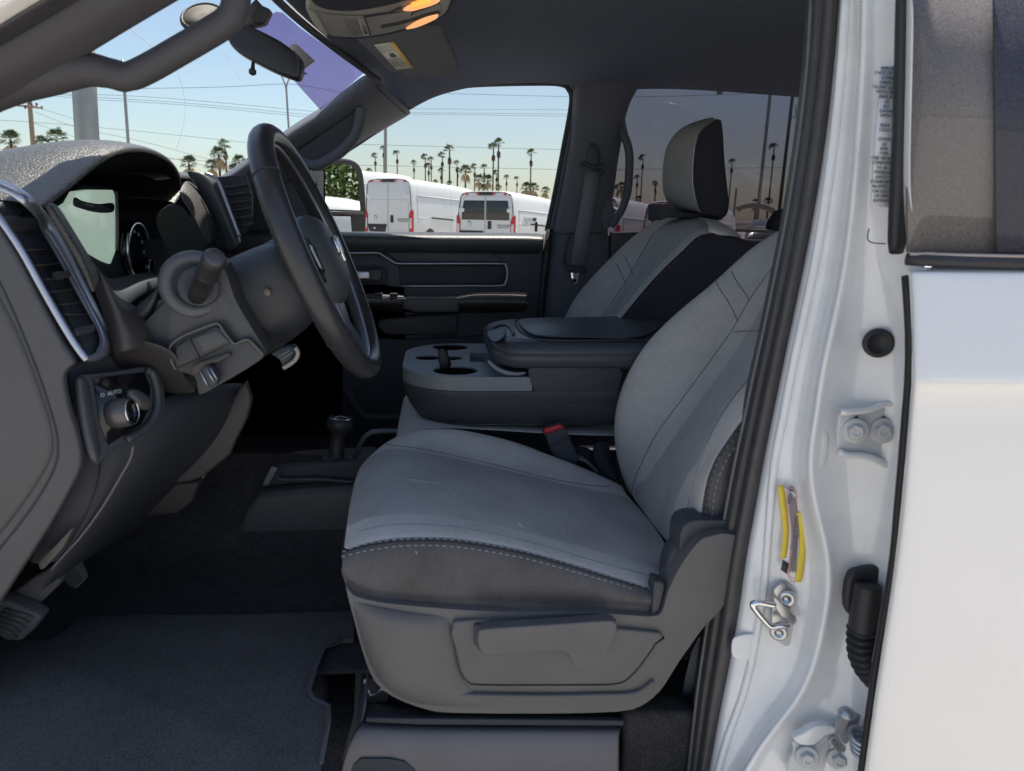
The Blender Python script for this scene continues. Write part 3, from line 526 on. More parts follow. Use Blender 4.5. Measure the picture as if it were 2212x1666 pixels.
for a in ((1530, 830, 1680, 745), (1560, 860, 1715, 770)): tube('lever_rib', Py(d1((a[0], a[1]), (a[2], a[3])), 1.108), .0014, mat('teal_grey', (.12, .16, .17), .35), colo, seg=6)
st = tube('wiper_stalk', cr(Py(cB((1600, 1360), (1620, 1300), (1650, 1230), (1668, 1190)), 1.05), 3), .024, RUB, T, seg=20)
s0, s1 = P(*cB((1575, 1370))[0], 1.075), P(*cB((1718, 1055))[0], 1.0)
bpy.data.objects.remove(st)
ax = (s1-s0).normalized(); ln = (s1-s0).length
st = lathe('control_stalk', s0, ax, [(.012, -.01), (.0135, ln*.25), (.014, ln*.55), (.0155, ln*.56), (.0155, ln*.6), (.0145, ln*.62), (.0152, ln*.7), (.016, ln*.92), (.0155, ln*.97), (.0135, ln)], RUB, colo, seg=28)
lathe('stalk_cap', s1, ax, [(.0135, -.004), (.0135, .001), (.0115, .003), (.001, .003)], PGREY, colo, seg=24)

# ---- steering wheel ----
RW_ = .1989; rimp = [WC + WU*math.cos(a)*RW_ + WA*math.sin(a)*RW_ for a in [2*math.pi*i/72 for i in range(72)]]
vs_, fs = [], []
for i, p in enumerate(rimp):
    rad = (p-WC).normalized()
    for q in range(16):
        a = 2*math.pi*q/16; vs_.append(p + rad*math.cos(a)*.0175 + WN*math.sin(a)*.0195)
for i in range(72):
    for q in range(16): fs.append((i*16+q, i*16+(q+1) % 16, ((i+1) % 72)*16+(q+1) % 16, ((i+1) % 72)*16+q))
whl = mesh('steering_wheel', vs_, fs, LEATH, T)
inr = [WC + (WU*math.cos(a) + WA*math.sin(a))*(RW_-.0165) + WN*.003 for a in [2*math.pi*i/72 for i in range(72)]]
tube('rim_accent', inr, .0028, SATIN, whl, closed=True, seg=8)
for a in (52, 128, 232, 308):
    a = R_(a); rad = WU*math.cos(a)+WA*math.sin(a); c = WC+rad*RW_
    tube('rim_seam', [c + rad*math.cos(b)*.0181 + WN*math.sin(b)*.0201 for b in [2*math.pi*i/24 for i in range(24)]], .0009, PLOW, whl, closed=True, seg=6)
def wl(u, a, n): return WC + WU*u + WA*a + WN*n
hub = patch('wheel_hub', [[wl(math.cos(q)*ru*s + off, math.sin(q)*ra*s, n) for q in [2*math.pi*i/24 for i in range(24)]] for s, n in ((.35, -.04), (.8, -.035), (1.05, -.015), (1.0, .008), (.8, .022), (.45, .028), (.02, .029)) for ru, ra, off in ((.075, .085, -.008),)], mat('hub_pad', (.075, .08, .085), .5, bump=.15, bscale=500), whl, sub=1, closeu=True)
def spoke(name, pts, th, m):
    L = [wl(*p) for p in pts]; return slab(name, L, WN*th, m, whl, bev=.005)
for sgn in (-1, 1):
    spoke('wheel_spoke', [(.03, sgn*.07, -.012), (.035, sgn*.13, -.014), (.045, sgn*.185, -.01), (-.035, sgn*.19, -.01), (-.025, sgn*.13, -.014), (-.045, sgn*.07, -.012)], .018, LEATH)
    spoke('spoke_switches', [(.018, sgn*.09, .004), (.02, sgn*.135, .003), (-.018, sgn*.14, .003), (-.03, sgn*.09, .004)], .008, BLACKG)
spoke('wheel_spoke', [(-.06, -.035, -.012), (-.06, .035, -.012), (-.12, .028, -.016), (-.188, .045, -.008), (-.188, -.045, -.008), (-.12, -.028, -.016)], .014, mat('spoke_satin', (.16, .16, .18), .3, metal=.4))
# horned emblem in a shield ring, raised on the pad
em = slab('wheel_emblem', [wl(.026*math.cos(q)*(1 if math.cos(q) > 0 else 1.15), .021*math.sin(q)*(1 if math.cos(q) > -.2 else .75), .026) for q in [2*math.pi*i/20 for i in range(20)]], WN*.003, BLACKG, whl, bev=.001)
slab('emblem_head', [wl(.015, -.006, .029), wl(.018, 0, .029), wl(.015, .006, .029), (wl(-.004, .0055, .029)), wl(-.022, .003, .029), wl(-.024, 0, .029), wl(-.022, -.003, .029), wl(-.004, -.0055, .029)], WN*.006, CHROME, em, bev=.0015)
for s in (-1, 1): tube('emblem_horn', cr([wl(.013, s*.005, .031), wl(.019, s*.011, .032), wl(.013, s*.018, .032), (wl(-.002, s*.018, .032)), wl(-.009, s*.012, .031), wl(-.004, s*.009, .031)], 4), .0032, CHROME, em, seg=8)
tube('spoke_chrome', cr([wl(.045, .1, .006), wl(.028, .145, .006), wl(-.02, .15, .006), wl(-.035, .12, .006)], 5), .003, CHROME, whl, seg=8)

# ---- dashboard end, vent and light switch ----
ec = slab('dash_end_panel', cr(Py([(-260, 400), (-100, 430), (-40, 450), (-10, 486), (34, 554), (87, 656), (129, 735), (155, 775), (156, 788), (143, 800), (136, 820), (147, 884), (166, 944), (173, 987), (170, 1014), (157, 1044), (117, 1117), (67, 1197), (0, 1300), (-60, 1400), (-260, 1600)], .945), 4, True), (0, .014, 0), mat('end_panel_plastic', (.072, .07, .075), .42, bump=.3, bscale=900, var=.08, vscale=9, dust=.1), T, bev=.005, bseg=5)
tube('end_panel_seam', cr(Py([(-60, 500), (0, 612), (40, 700), (80, 800), (110, 890), (124, 950), (118, 1010), (70, 1095), (0, 1185), (-60, 1260)], .945), 4), .0016, PLOW, ec, seg=6)
cap_ = slab('end_cap', cr(Py([(-260, 560), (-60, 560), (0, 650), (40, 730), (75, 820), (102, 900), (112, 955), (105, 1000), (60, 1075), (0, 1155), (-60, 1230), (-260, 1400)], .94), 4, True), (0, .02, 0), mat('end_cap_plastic', (.078, .074, .076), .5, bump=.3, bscale=700, var=.08, vscale=7), ec, bev=.008, bseg=4)
# vent: frame in the slanted plane of the dash face
V0 = Vector((-.575, 1.0, 1.5)); VNrm = Vector((1, -.25, .56)).normalized()
def pv(pts, o=0): return [PN(u, v, V0+VNrm*o, VNrm) for u, v in pts]
fr_o = [(-16, 452), (10, 440), (50, 445), (78, 470), (112, 520), (150, 590), (190, 660), (222, 705), (234, 740), (226, 768), (190, 778), (172, 760), (130, 680), (80, 590), (30, 510)]
vent = slab('air_vent', cr(pv(fr_o, -.02), 3, True), VNrm*.012, PLOW, T, bev=.003)
tube('vent_frame', cr(Py([(-30, 436), (0, 474), (45, 540), (95, 630), (135, 700), (165, 748), (188, 778)], .952), 5), .0045, SATIN, vent, seg=10)
def pvn(pts, o, n):
    return [P(u, v, .958-.002*k if o > 0 else .975) if k < n-1 else PN(u, v, V0+VNrm*o, VNrm) for k, (u, v) in enumerate(pts)]
patch('vent_frame_outer', [pvn([(-60, 372), (0, 388), (45, 405), (78, 432), (102, 462), (128, 505), (160, 560), (198, 640), (228, 700), (240, 735), (236, 770), (200, 784), (180, 780)], -.004, 5), pvn([(-60, 380), (0, 396), (40, 413), (72, 440), (96, 468), (122, 512), (155, 568), (194, 650), (223, 704), (234, 738), (229, 764), (200, 776), (184, 776)], .008, 5), pvn([(-60, 396), (0, 412), (34, 428), (62, 455), (86, 480), (113, 522), (147, 578), (187, 658), (214, 708), (224, 738), (218, 756), (196, 768), (182, 770)], .006, 5)], SATIN, vent, sub=2)
patch('vent_inner_lip', [pv([(72, 470), (104, 524), (142, 592), (184, 672), (212, 715), (218, 745), (200, 765)], .0), pv([(84, 472), (116, 526), (152, 590), (192, 664), (221, 708), (230, 740), (212, 766)], .005)], mat('lip_blue_grey', (.2, .2, .25), .35), vent, sub=1)
slab('vent_top_shelf', pv([(0, 470), (30, 468), (70, 474), (82, 498), (44, 503), (22, 506)], -.003), VNrm*.004, PMID, vent, bev=.002)
for i, (x0, y0, x1, y1) in enumerate(((280, 410, 600, 392), (385, 580, 700, 545), (480, 735, 800, 700), (560, 870, 860, 820), (660, 1010, 930, 975), (700, 1120, 1010, 1120))):
    tube('vent_slat', pv(d0((x0, y0), ((x0+x1)/2, (y0+y1)/2+4), (x1, y1)), -.004), .0042, mat('slat_plastic', (.045, .04, .04), .5), vent, seg=8, flat=(.35, 1.4))
for k in range(4):
    x, y = 300+k*120, 300+k*215; tube('vent_rear_vane', pv(d0((x+40, y), (x+140, y+190)), -.012), .003, PLAST, vent, seg=6)
slab('vent_thumb_slider', pv(d0((560, 670), (770, 645), (800, 700), (640, 752), (585, 740)), .0), VNrm*.006, PGREY, vent, bev=.002)
slab('vent_thumb_wheel', pv(d0((780, 1310), (850, 1270), (1010, 1250), (1030, 1290), (1000, 1330), (820, 1375)), -.002), VNrm*.008, PGREY, vent, bev=.003)
# light switch pod
S0 = Vector((-.44, 1.02, 1.22)); SN = Vector((1, -.5, .25)).normalized()
def psw(pts, o=0): return [PN(u, v, S0+SN*o, SN) for u, v in pts]
pod = slab('light_switch_pod', cr(psw(cD((482, 500), (560, 478), (700, 462), (930, 428), (990, 455), (1025, 540), (1040, 620), (1028, 740), (960, 835), (830, 905), (690, 975), (610, 1060), (560, 1010), (520, 880), (495, 700)), -.01), 3, True), SN*.01, PLAST, T, bev=.004)
patch('pod_left_wing', [psw(cD((478, 495), (490, 620), (510, 780), (540, 930), (590, 1050)), .0), psw(cD((520, 490), (535, 620), (560, 780), (600, 930), (630, 1040)), .012), psw(cD((575, 500), (595, 620), (620, 780), (645, 920), (665, 1010)), .0)], PGREY, pod)
tube('pod_rim', cr(psw(cD((950, 445), (990, 475), (1018, 580), (1020, 690), (985, 780), (925, 835), (820, 900)), .004), 4), .006, PMID, pod, seg=10)
kn = lathe('light_knob', psw(cD((745, 730)))[0], SN*.6+Vector((.35, .2, 0)), [(.021, -.004), (.021, .008), (.0195, .02), (.018, .023)], mat('knob_grey', (.12, .11, .11), .3, metal=.3), pod, seg=32)
kx = (SN*.6+Vector((.35, .2, 0))).normalized()
lathe('knob_face', psw(cD((745, 730)))[0]+kx*.023, kx, [(.0165, -.002), (.0165, .001), (.001, .001)], BLACKG, pod, seg=28)
tube('knob_ring', [psw(cD((745, 730)))[0]+kx*.0242+(kx.orthogonal().normalized()*math.cos(a)+kx.cross(kx.orthogonal().normalized())*math.sin(a))*.0175 for a in [2*math.pi*i/30 for i in range(30)]], .0014, CHROME, pod, closed=True, seg=6)
lathe('dimmer_wheel', psw(cD((890, 640)))[0], SN, [(.011, -.01), (.012, .004), (.01, .008)], mat('knob_grey', (.2, .18, .17)), pod, seg=20, sx=1.8)
text('knob_markings', 'O  AUTO', psw(cD((720, 598)), .004)[0], (.5, 1, 0), (0, 0, 1), .008, GD, pod)
slab('pod_recess', psw(cD((600, 500), (930, 462), (968, 560), (960, 700), (905, 800), (700, 930), (640, 800)), .0), SN*.002, BLACKG, pod, bev=0)
slab('switch_surround', [P(u, v, 1.025+max(0, u-138)/218*.12) for u, v in [(138, 792), (190, 772), (245, 758), (310, 765), (356, 795), (362, 900), (345, 980), (255, 1065), (168, 1060), (176, 1000), (150, 890)]], (0, .03, 0), PLAST, pod, bev=.01)
slab('side_cowl', Py([(150, 960), (215, 970), (215, 1060), (178, 1145), (125, 1215), (85, 1222), (60, 1215), (140, 1060)], 1.025), (0, .02, 0), PLAST, T, bev=.004)
# knee panel and what hangs under the dash
patch('knee_panel', [Py([(170, 900), (225, 980), (200, 1080), (160, 1160), (110, 1235), (78, 1285)], 1.02), Py([(240, 900), (270, 960), (262, 1040), (210, 1130), (140, 1215), (100, 1268)], 1.03), Py([(330, 860), (370, 900), (340, 980), (290, 1060), (210, 1160), (130, 1250)], 1.08), Py([(430, 840), (470, 850), (420, 940), (350, 1020), (300, 1080), (200, 1200)], 1.2), Py([(520, 820), (550, 840), (520, 930), (480, 980), (400, 1040), (300, 1150)], 1.35)], PLOW, T)
tube('knee_trim_line', cr(Py(cD((862, 938), (845, 1020), (785, 1130), (660, 1340), (520, 1530), (400, 1660), (330, 1740)), 1.02), 4), .0018, mat('trim_line', (.16, .15, .16), .4), T, seg=6)
slab('lower_column_panel', Py(cD((1590, 520), (1628, 640), (1600, 760), (1520, 920), (1488, 1000), (1300, 1150), (1220, 1175), (1050, 1188), (1130, 1110), (1300, 955), (1450, 750), (1545, 570)), 1.28), (0, .02, 0), mat('panel_brown_grey', (.06, .056, .058), .55), T, bev=.005)
slab('lower_column_duct', Py(cD((1050, 1192), (1290, 1168), (1250, 1300), (1150, 1380), (930, 1400), (880, 1310), (900, 1270)), 1.3), (0, .03, 0), mat('duct_brown', (.04, .036, .036), .6), T, bev=.005)
slab('dash_side_fin', Py(cD((1040, 1120), (1100, 1085), (1030, 1160), (905, 1275), (890, 1270), (985, 1150)), 1.22), (0, .01, 0), PMID, T, bev=.002)
slab('near_lower_blade', Py(cE((255, 360), (245, 310), (340, 220), (460, 95), (470, 105), (400, 230), (280, 360)), 1.0), (0, .01, 0), mat('blade_tan', (.11, .095, .088), .5), T, bev=.002)
slab('floor_sun_blocker', [(-1.15, 1.06, 1.19), (-.56, 1.06, 1.19), (-.5, 1.25, 1.19), (-.44, 1.36, 1.19), (-.44, 1.6, 1.19), (-1.15, 1.6, 1.19)], (0, 0, .02), PLOW, T, bev=.006)  # slab added under the dash to stop sun reaching the floor
slab('centre_stack_side', [(-1.1, 1.63, .95), (-.62, 1.63, .98), (-.5, 1.63, 1.2), (-.52, 1.63, 1.45), (-1.1, 1.63, 1.5)], (0, .03, 0), PLOW, T, bev=.006)
# pedals
bpd = slab('brake_pedal', Py(cE((-80, 560), (40, 565), (220, 640), (272, 672), (210, 760), (128, 832), (20, 825), (-120, 700)), 1.06), (0, .03, 0), mat('pedal_rubber', (.09, .095, .105), .6, bump=.3), T, bev=.006)
for k in range(5): tube('pedal_rib', Py(cE((-60+k*22, 700-k*22), (110+k*26, 800-k*32)), 1.057), .0018, PGREY, bpd, seg=6)
slab('pedal_arm', Py(cE((80, 505), (230, 400), (330, 345), (388, 430), (370, 475), (215, 622), (130, 560)), 1.09), (0, .025, 0), mat('pedal_arm_grey', (.11, .11, .12), .5), bpd, bev=.005)
gp = slab('accelerator_pedal', Py(cE((340, 330), (430, 268), (480, 300), (545, 435), (488, 492), (400, 410)), 1.12), (0, .02, 0), mat('pedal_rubber', (.17, .18, .2)), T, bev=.004)
for k in range(7): tube('pedal_rib', Py(cE((352+k*18, 330-k*8), (405+k*21, 408+k*0)) if 0 else cE((350+k*20, 335-k*9), (470+k*11, 480-k*8)), 1.118), .0013, PLOW, gp, seg=6)

# ---- centre tunnel, shift lever ----
tun = slab('tunnel_cover', Py(c8((55, 1370), (110, 1200), (165, 1070), (260, 955), (400, 925), (700, 900), (1250, 870), (1300, 1440), (1000, 1432), (500, 1395)), 1.46), (0, .3, 0), mat('tunnel_plastic', (.06, .06, .064), .55, bump=.1), T, bev=.015, bseg=4)
pz = P(*c8((700, 850))[0], 1.5).z
tp = slab('shifter_plate', Py(c8((330, 862), (440, 700), (530, 680), (1240, 640), (1260, 700), (1180, 820), (600, 840)), 1.5), (0, .02, 0), PLOW, T, bev=.003)
slab('plate_bracket', Py(c8((320, 852), (345, 800), (400, 690), (462, 704), (420, 780), (368, 862)), 1.49), (0, .006, 0), mat('bracket_grey', (.14, .16, .17), .5), tp, bev=.002)
tube('plate_ring', cr(Py(c8((545, 688), (490, 720), (462, 760), (480, 800), (600, 805), (800, 800), (1000, 815), (1140, 825)), 1.485), 3), .003, PMID, tp, seg=8)
tube('plate_edge', Py(c8((450, 690), (800, 688), (1230, 690)), 1.56), .003, PMID, tp, seg=8)
k0, k1 = P(*c8((955, 760))[0], 1.55), P(*c8((1018, 240))[0], 1.55); ka = (k1-k0).normalized(); kl = (k1-k0).length
lev = lathe('transfer_case_lever', k0, ka, [(.05, 0), (.044, .015), (.040, .02), (.034, .03), (.027, .045), (.024, kl*.30), (.0175, kl*.32), (.0165, kl*.5), (.0155, kl*.68), (.02, kl*.74), (.026, kl*.80), (.0295, kl*.87), (.028, kl*.94), (.024, kl*.975)], RUB, T, seg=28)
lathe('knob_ring', k1-ka*.008, ka, [(.0235, -.001), (.0235, .003), (.02, .005)], CHROME, lev, seg=28)
lathe('knob_cap', k1-ka*.004, ka, [(.0195, 0), (.017, .004), (.001, .005)], BLACKG, lev, seg=24)
tube('floor_bin_rim', cr(Py(c8((1138, 625), (1170, 540), (1205, 460), (1260, 400), (1330, 377), (1540, 372), (1700, 370)), 1.62), 4), .006, mat('bin_rim', (.09, .1, .11), .45), T, seg=10)
tube('passenger_footwell_ledge', cr(Py(c8((1085, 20), (1130, 110), (1190, 200), (1245, 252), (1400, 256), (1560, 255)), 2.2), 4), .016, mat('ledge', (.04, .04, .045), .7), T, seg=10)
# ======================= SEATS =======================
def rowsn(specs, n): return [resample(cr(Py(pts, y), 5), n) for pts, y in specs]
# driver seat cushion
cu = [([(741, 1192), (762, 1182), (800, 1172), (870, 1163), (960, 1163), (1050, 1174), (1150, 1195), (1250, 1224), (1340, 1252), (1418, 1276)], .948),
      ([(742, 1178), (760, 1160), (802, 1150), (870, 1143), (955, 1143), (1046, 1156), (1150, 1180), (1250, 1207), (1340, 1236), (1428, 1262)], .968),
      ([(746, 1150), (765, 1135), (805, 1125), (870, 1118), (945, 1122), (1042, 1137), (1140, 1160), (1240, 1186), (1330, 1210), (1440, 1240)], 1.0),
      ([(750, 1118), (770, 1102), (810, 1090), (870, 1086), (945, 1094), (1040, 1112), (1130, 1132), (1230, 1158), (1325, 1182), (1460, 1222)], 1.045),
      ([(760, 1062), (783, 1042), (825, 1031), (880, 1030), (950, 1040), (1035, 1055), (1120, 1076), (1210, 1098), (1300, 1122), (1430, 1160)], 1.15),
      ([(772, 1020), (796, 1000), (837, 986), (890, 986), (955, 997), (1030, 1012), (1110, 1032), (1195, 1054), (1275, 1076), (1390, 1110)], 1.27),
      ([(782, 1004), (806, 984), (842, 966), (895, 970), (950, 980), (1014, 993), (1090, 1011), (1168, 1030), (1245, 1046), (1360, 1076)], 1.33),
      ([(790, 1000), (815, 972), (850, 950), (900, 944), (962, 950), (1030, 964), (1100, 982), (1175, 1004), (1250, 1026), (1350, 1062)], 1.37),
      ([(800, 992), (828, 962), (864, 938), (911, 923), (979, 922), (1048, 934), (1117, 951), (1185, 979), (1254, 1006), (1345, 1050)], 1.41),
      ([(815, 1010), (840, 980), (872, 955), (916, 942), (982, 938), (1050, 950), (1118, 968), (1185, 992), (1254, 1018), (1345, 1058)], 1.45)]
crw = rowsn(cu, 16); crw.append([p+Vector((0, .01, -.12)) for p in crw[-1]])
ds = patch('driver_seat', crw, CLOTH, T, sub=2, solid=.006)
ds['label'] = 'grey cloth seat cushion and back nearest the open door'
def lifted(a, b, n=24, dz=.0025):
    pts = resample([p for p in a], n) if b is None else resample([x.lerp(y, .5) for x, y in zip(a, b)], n)
    return [p+Vector((0, 0, dz)) for p in pts]
# front nose of the cushion, under the stitched edge
frt = [[r[0]+Vector((0, 0, 0)) for r in crw], [r[0]+Vector((-.002, 0, -.03)) for r in crw], [r[0]+Vector((.012, 0, -.10)) for r in crw], [r[0]+Vector((.03, 0, -.16)) for r in crw]]
patch('cushion_front', [[p for p in rr_] for rr_ in frt], VINYL, ds, sub=2)
# insert panel: darker cloth laid on the cushion between the two bolsters
insr = [[p+Vector((0, 0, .0022)) for p in r] for r in (crw[2], crw[3], crw[4], crw[5], crw[6])]
ins = patch('cushion_insert', [[p for p in r[0:]] for r in insr], CLOTH2, ds, sub=2, solid=.003)
SD = mat('seam_dark', (.17, .17, .17), .9)
seam('insert_seam', [ds, ins], c1((330, 1372), (400, 1380), (650, 1415), (900, 1470), (1120, 1520), (1350, 1580), (1600, 1628), (1790, 1642)), .0011, SD, ds)
seam('insert_seam', [ds, ins], c3((180, 300), (350, 266), (600, 266), (860, 300), (1230, 388), (1400, 442), (1820, 556)), .0007, mat('seam_soft', (.22, .24, .26), .9), ds)
# side of the cushion
cs = rowsn([(cu[0][0], .946), ([(738, 1200), (758, 1196), (800, 1186), (870, 1177), (960, 1177), (1050, 1188), (1150, 1208), (1250, 1236), (1340, 1262), (1417, 1286)], .940),
     ([(737, 1225), (760, 1228), (800, 1226), (870, 1226), (960, 1230), (1050, 1238), (1150, 1250), (1250, 1266), (1340, 1284), (1414, 1300)], .934),
     (c3((75, 520), (150, 590), (300, 625), (500, 645), (800, 655), (1100, 668), (1400, 676), (1600, 684), (1800, 700)), .936),
     (c3((90, 545), (150, 606), (300, 640), (500, 657), (800, 667), (1100, 680), (1400, 688), (1600, 696), (1800, 708)), .940),
     (c3((100, 600), (150, 650), (300, 690), (500, 712), (800, 730), (1100, 742), (1400, 748), (1600, 755), (1800, 768)), .937)], 16)
side = patch('cushion_side', cs, VINYL, ds, sub=2, solid=.004)
tube('side_seam', [p+Vector((0, -.001, 0)) for p in cr(cs[4], 3)], .0016, PLOW, side, seg=6)
stitches('stitching', [p+Vector((0, -.0015, .002)) for p in [a.lerp(b, .25) for a, b in zip(cs[0], cs[1])]], side, L=.0065, gap=.0035, w=.0006)
stitches('stitching', [p+Vector((0, -.0015, -.001)) for p in cs[1]], side, L=.0065, gap=.0035, w=.0006)
tube('edge_piping', [p+Vector((0, -.0005, 0)) for p in cr([a.lerp(b, .6) for a, b in zip(cs[0], cs[1])], 3)], .0024, PLOW, side, seg=6)
# wrinkles and scuffs
CRS = mat('crease', (.44, .46, .49), .95)
for pts in (c3((450, 15), (560, 30), (650, 45), (700, 90), (745, 150)), c3((735, 30), (725, 80), (740, 120), (765, 190), (800, 260), (815, 285)), c3((1240, 150), (1270, 220), (1300, 300), (1335, 392)), c3((1020, 0), (1060, 10), (1130, 12))):
    seam('fabric_crease', [ds, ins], pts, .0006, CRS, ins, off=.0001)
seam('scuff_mark', [ds, ins], c3((1055, 262), (1072, 268), (1080, 280)), .0022, mat('scuff', (.55, .6, .65), .9), ins, off=.0)
seam('scuff_mark', side, c3((490, 408), (496, 415), (500, 425)), .0016, mat('scuff_tan', (.25, .22, .2), .9), side, off=0)
# shield, recliner lever
SH = mat('seat_shield_plastic', (.112, .107, .105), .4, bump=.35, bscale=1000, spec=.5, var=.1, vscale=10, dust=.12)
shp = c3((105, 600), (150, 655), (300, 692), (500, 714), (820, 738), (1100, 748), (1500, 750), (1780, 770), (1850, 742), (1880, 640), (1935, 520), (2000, 420), (2060, 352), (2110, 330), (2250, 320), (2300, 500), (2200, 700), (2080, 830), (2000, 940), (1950, 1010), (1900, 1090), (1840, 1180), (1740, 1262), (1600, 1296), (1200, 1306), (700, 1302), (560, 1285), (420, 1238), (310, 1175), (245, 1090), (195, 950), (155, 800))
shd = slab('seat_side_shield', cr(Py(shp, .925), 2, True), (0, .05, 0), SH, ds, bev=.011, bseg=6)
def Pyy(pts, ys): return [P(u, v, y) for (u, v), y in zip(pts, ys)]
ysw = (.927, .914, .911, .914, .927)
patch('shield_swell', [Pyy(c3((128, 668), (200, 690), (380, 730), (560, 752), (680, 765)), (.927,)*5), Pyy(c3((150, 730), (212, 752), (390, 796), (580, 812), (692, 800)), ysw), Pyy(c3((185, 880), (250, 880), (420, 890), (600, 890), (712, 880)), ysw), Pyy(c3((235, 1040), (290, 1040), (450, 1060), (620, 1060), (738, 1050)), ysw), Pyy(c3((310, 1160), (370, 1170), (500, 1200), (660, 1200), (790, 1180)), ysw), Pyy(c3((440, 1235), (500, 1250), (620, 1268), (800, 1272), (1000, 1270)), (.927,)*5)], SH, shd, sub=2)
rec = slab('lever_panel', cr(Py(c3((702, 800), (1000, 806), (1400, 828), (1840, 862), (1815, 920), (1740, 1030), (1660, 1115), (1600, 1140), (1500, 1146), (1100, 1148), (840, 1146), (780, 1130), (740, 1070), (716, 960)), .917), 2, True), (0, .01, 0), SH, shd, bev=.003)
tube('panel_gap', cr(Py(c3((702, 800), (1000, 806), (1400, 828), (1840, 862), (1815, 920), (1740, 1030), (1660, 1115), (1600, 1140), (1500, 1146), (1100, 1148), (840, 1146), (780, 1130), (740, 1070), (716, 960)), .9245), 2, True), .0016, BLACKG, rec, closed=True, seg=6)
tube('shield_ridge', cr(Py(c3((640, 1130), (720, 1185), (800, 1195), (1200, 1200), (1500, 1195), (1700, 1185), (1800, 1120)), .924), 4), .006, SH, shd, seg=10, flat=(.5, 1))
lv = slab('recliner_lever', cr(Py(c3((838, 855), (900, 838), (1200, 818), (1500, 798), (1590, 800), (1600, 850), (1575, 920), (1535, 1000), (1490, 1036), (1385, 1054), (1350, 1020), (1308, 962), (1100, 975), (880, 984), (850, 960), (836, 920)), .895), 2, True), (0, .02, 0), SH, shd, bev=.0045, bseg=4)
slab('lever_underside', Py(c3((815, 820), (900, 808), (1200, 795), (1560, 785), (1602, 795), (1560, 830), (1200, 850), (860, 868), (850, 970), (815, 920)), .909), (0, .008, 0), PLAST, lv, bev=.002)
slab('cushion_rear_guard', Py(c3((1808, 575), (1850, 580), (1870, 600), (1840, 740), (1790, 770), (1800, 650)), .93), (0, .03, 0), PLAST, ds, bev=.004)
slab('hinge_cover', cr(Py([(1438, 1262), (1442, 1215), (1462, 1180), (1500, 1155), (1560, 1145), (1640, 1150), (1640, 1300), (1440, 1330)], .955), 3, True), (0, .04, 0), PLAST, ds, bev=.01)
slab('recliner_cap', cr(Py(c2((428, 1480), (426, 1420), (436, 1360), (470, 1332), (520, 1326), (640, 1334), (640, 1395), (560, 1388), (500, 1405), (455, 1450)), .945), 3, True), (0, .05, 0), PLAST, ds, bev=.009)
# backrest
bk = [(c2((900, 130), (760, 200), (630, 320), (470, 450), (330, 580), (250, 720), (215, 860), (215, 980), (240, 1100), (280, 1220)), 1.46),
      (c2((840, 110), (700, 200), (570, 325), (400, 460), (260, 600), (180, 740), (140, 870), (140, 990), (165, 1110), (215, 1215)), 1.43),
      (c2((850, 150), (730, 250), (600, 370), (450, 510), (320, 660), (235, 790), (190, 900), (180, 1010), (195, 1120), (232, 1222)), 1.39),
      (c2((880, 190), (800, 290), (715, 410), (640, 540), (540, 680), (400, 870), (340, 950), (285, 1050), (245, 1140), (232, 1235)), 1.33),
      (c2((1010, 200), (930, 310), (850, 420), (760, 560), (650, 720), (520, 900), (450, 1000), (390, 1120), (340, 1240), (325, 1360)), 1.19),
      (c2((1100, 330), (980, 440), (880, 560), (790, 660), (715, 740), (640, 830), (560, 960), (500, 1110), (460, 1260), (430, 1480)), 1.04),
      (c2((1120, 360), (1000, 480), (900, 600), (810, 710), (735, 790), (660, 880), (590, 1000), (525, 1130), (485, 1260), (450, 1420)), 1.0),
      (c2((1140, 400), (1030, 530), (930, 650), (840, 750), (770, 820), (700, 890), (630, 985), (565, 1085), (530, 1200), (515, 1345)), .972)]
bkr = rowsn(bk, 16); b0 = [p+Vector((.05, .01, -.02)) for p in bkr[0]]
dbk = patch('seat_backrest', [b0]+bkr, CLOTH, ds, sub=2, solid=.006)
patch('backrest_side', [bkr[7], [p+Vector((.02, -.008, -.006)) for p in bkr[7]], [p+Vector((.06, -.004, -.02)) for p in bkr[7]], [p+Vector((.14, .01, -.04)) for p in bkr[7]]], VINYL, dbk, sub=2)
bin_ = patch('backrest_insert', [[p+Vector((-.002, -.0016, .001)) for p in r[1:]] for r in bkr[3:6]], CLOTH2, dbk, sub=2, solid=.003)
stitches('stitching', [p+Vector((.003, -.0055, 0)) for p in bkr[7]], dbk, L=.0065, gap=.004, w=.0006)
stitches('stitching', [p+Vector((.012, -.0085, -.003)) for p in bkr[7]], dbk, L=.0065, gap=.004, w=.0006)
tube('edge_piping', [p+Vector((.001, -.004, 0)) for p in cr(bkr[7], 3)], .0026, PLOW, dbk, seg=6)
bks = [dbk, bin_]
seam('insert_seam', bks, c2((840, 245), (800, 290), (715, 410), (640, 540), (540, 680), (400, 870), (340, 950), (285, 1050), (245, 1140), (228, 1205)), .0011, SD, dbk)
seam('insert_seam', bks, c2((745, 700), (715, 740), (640, 830), (560, 960), (500, 1110), (460, 1260), (450, 1330)), .0008, mat('seam_soft', (.22, .24, .26)), dbk)
seam('shoulder_seam', bks, c2((572, 328), (590, 365), (620, 410), (648, 460), (664, 498)), .0009, SD, dbk)
seam('shoulder_seam', bks, c2((640, 292), (652, 320), (675, 355), (700, 390), (712, 412)), .0009, SD, dbk)
seam('waist_seam', bks, c2((650, 545), (690, 541), (740, 541), (775, 543)), .0009, SD, dbk)
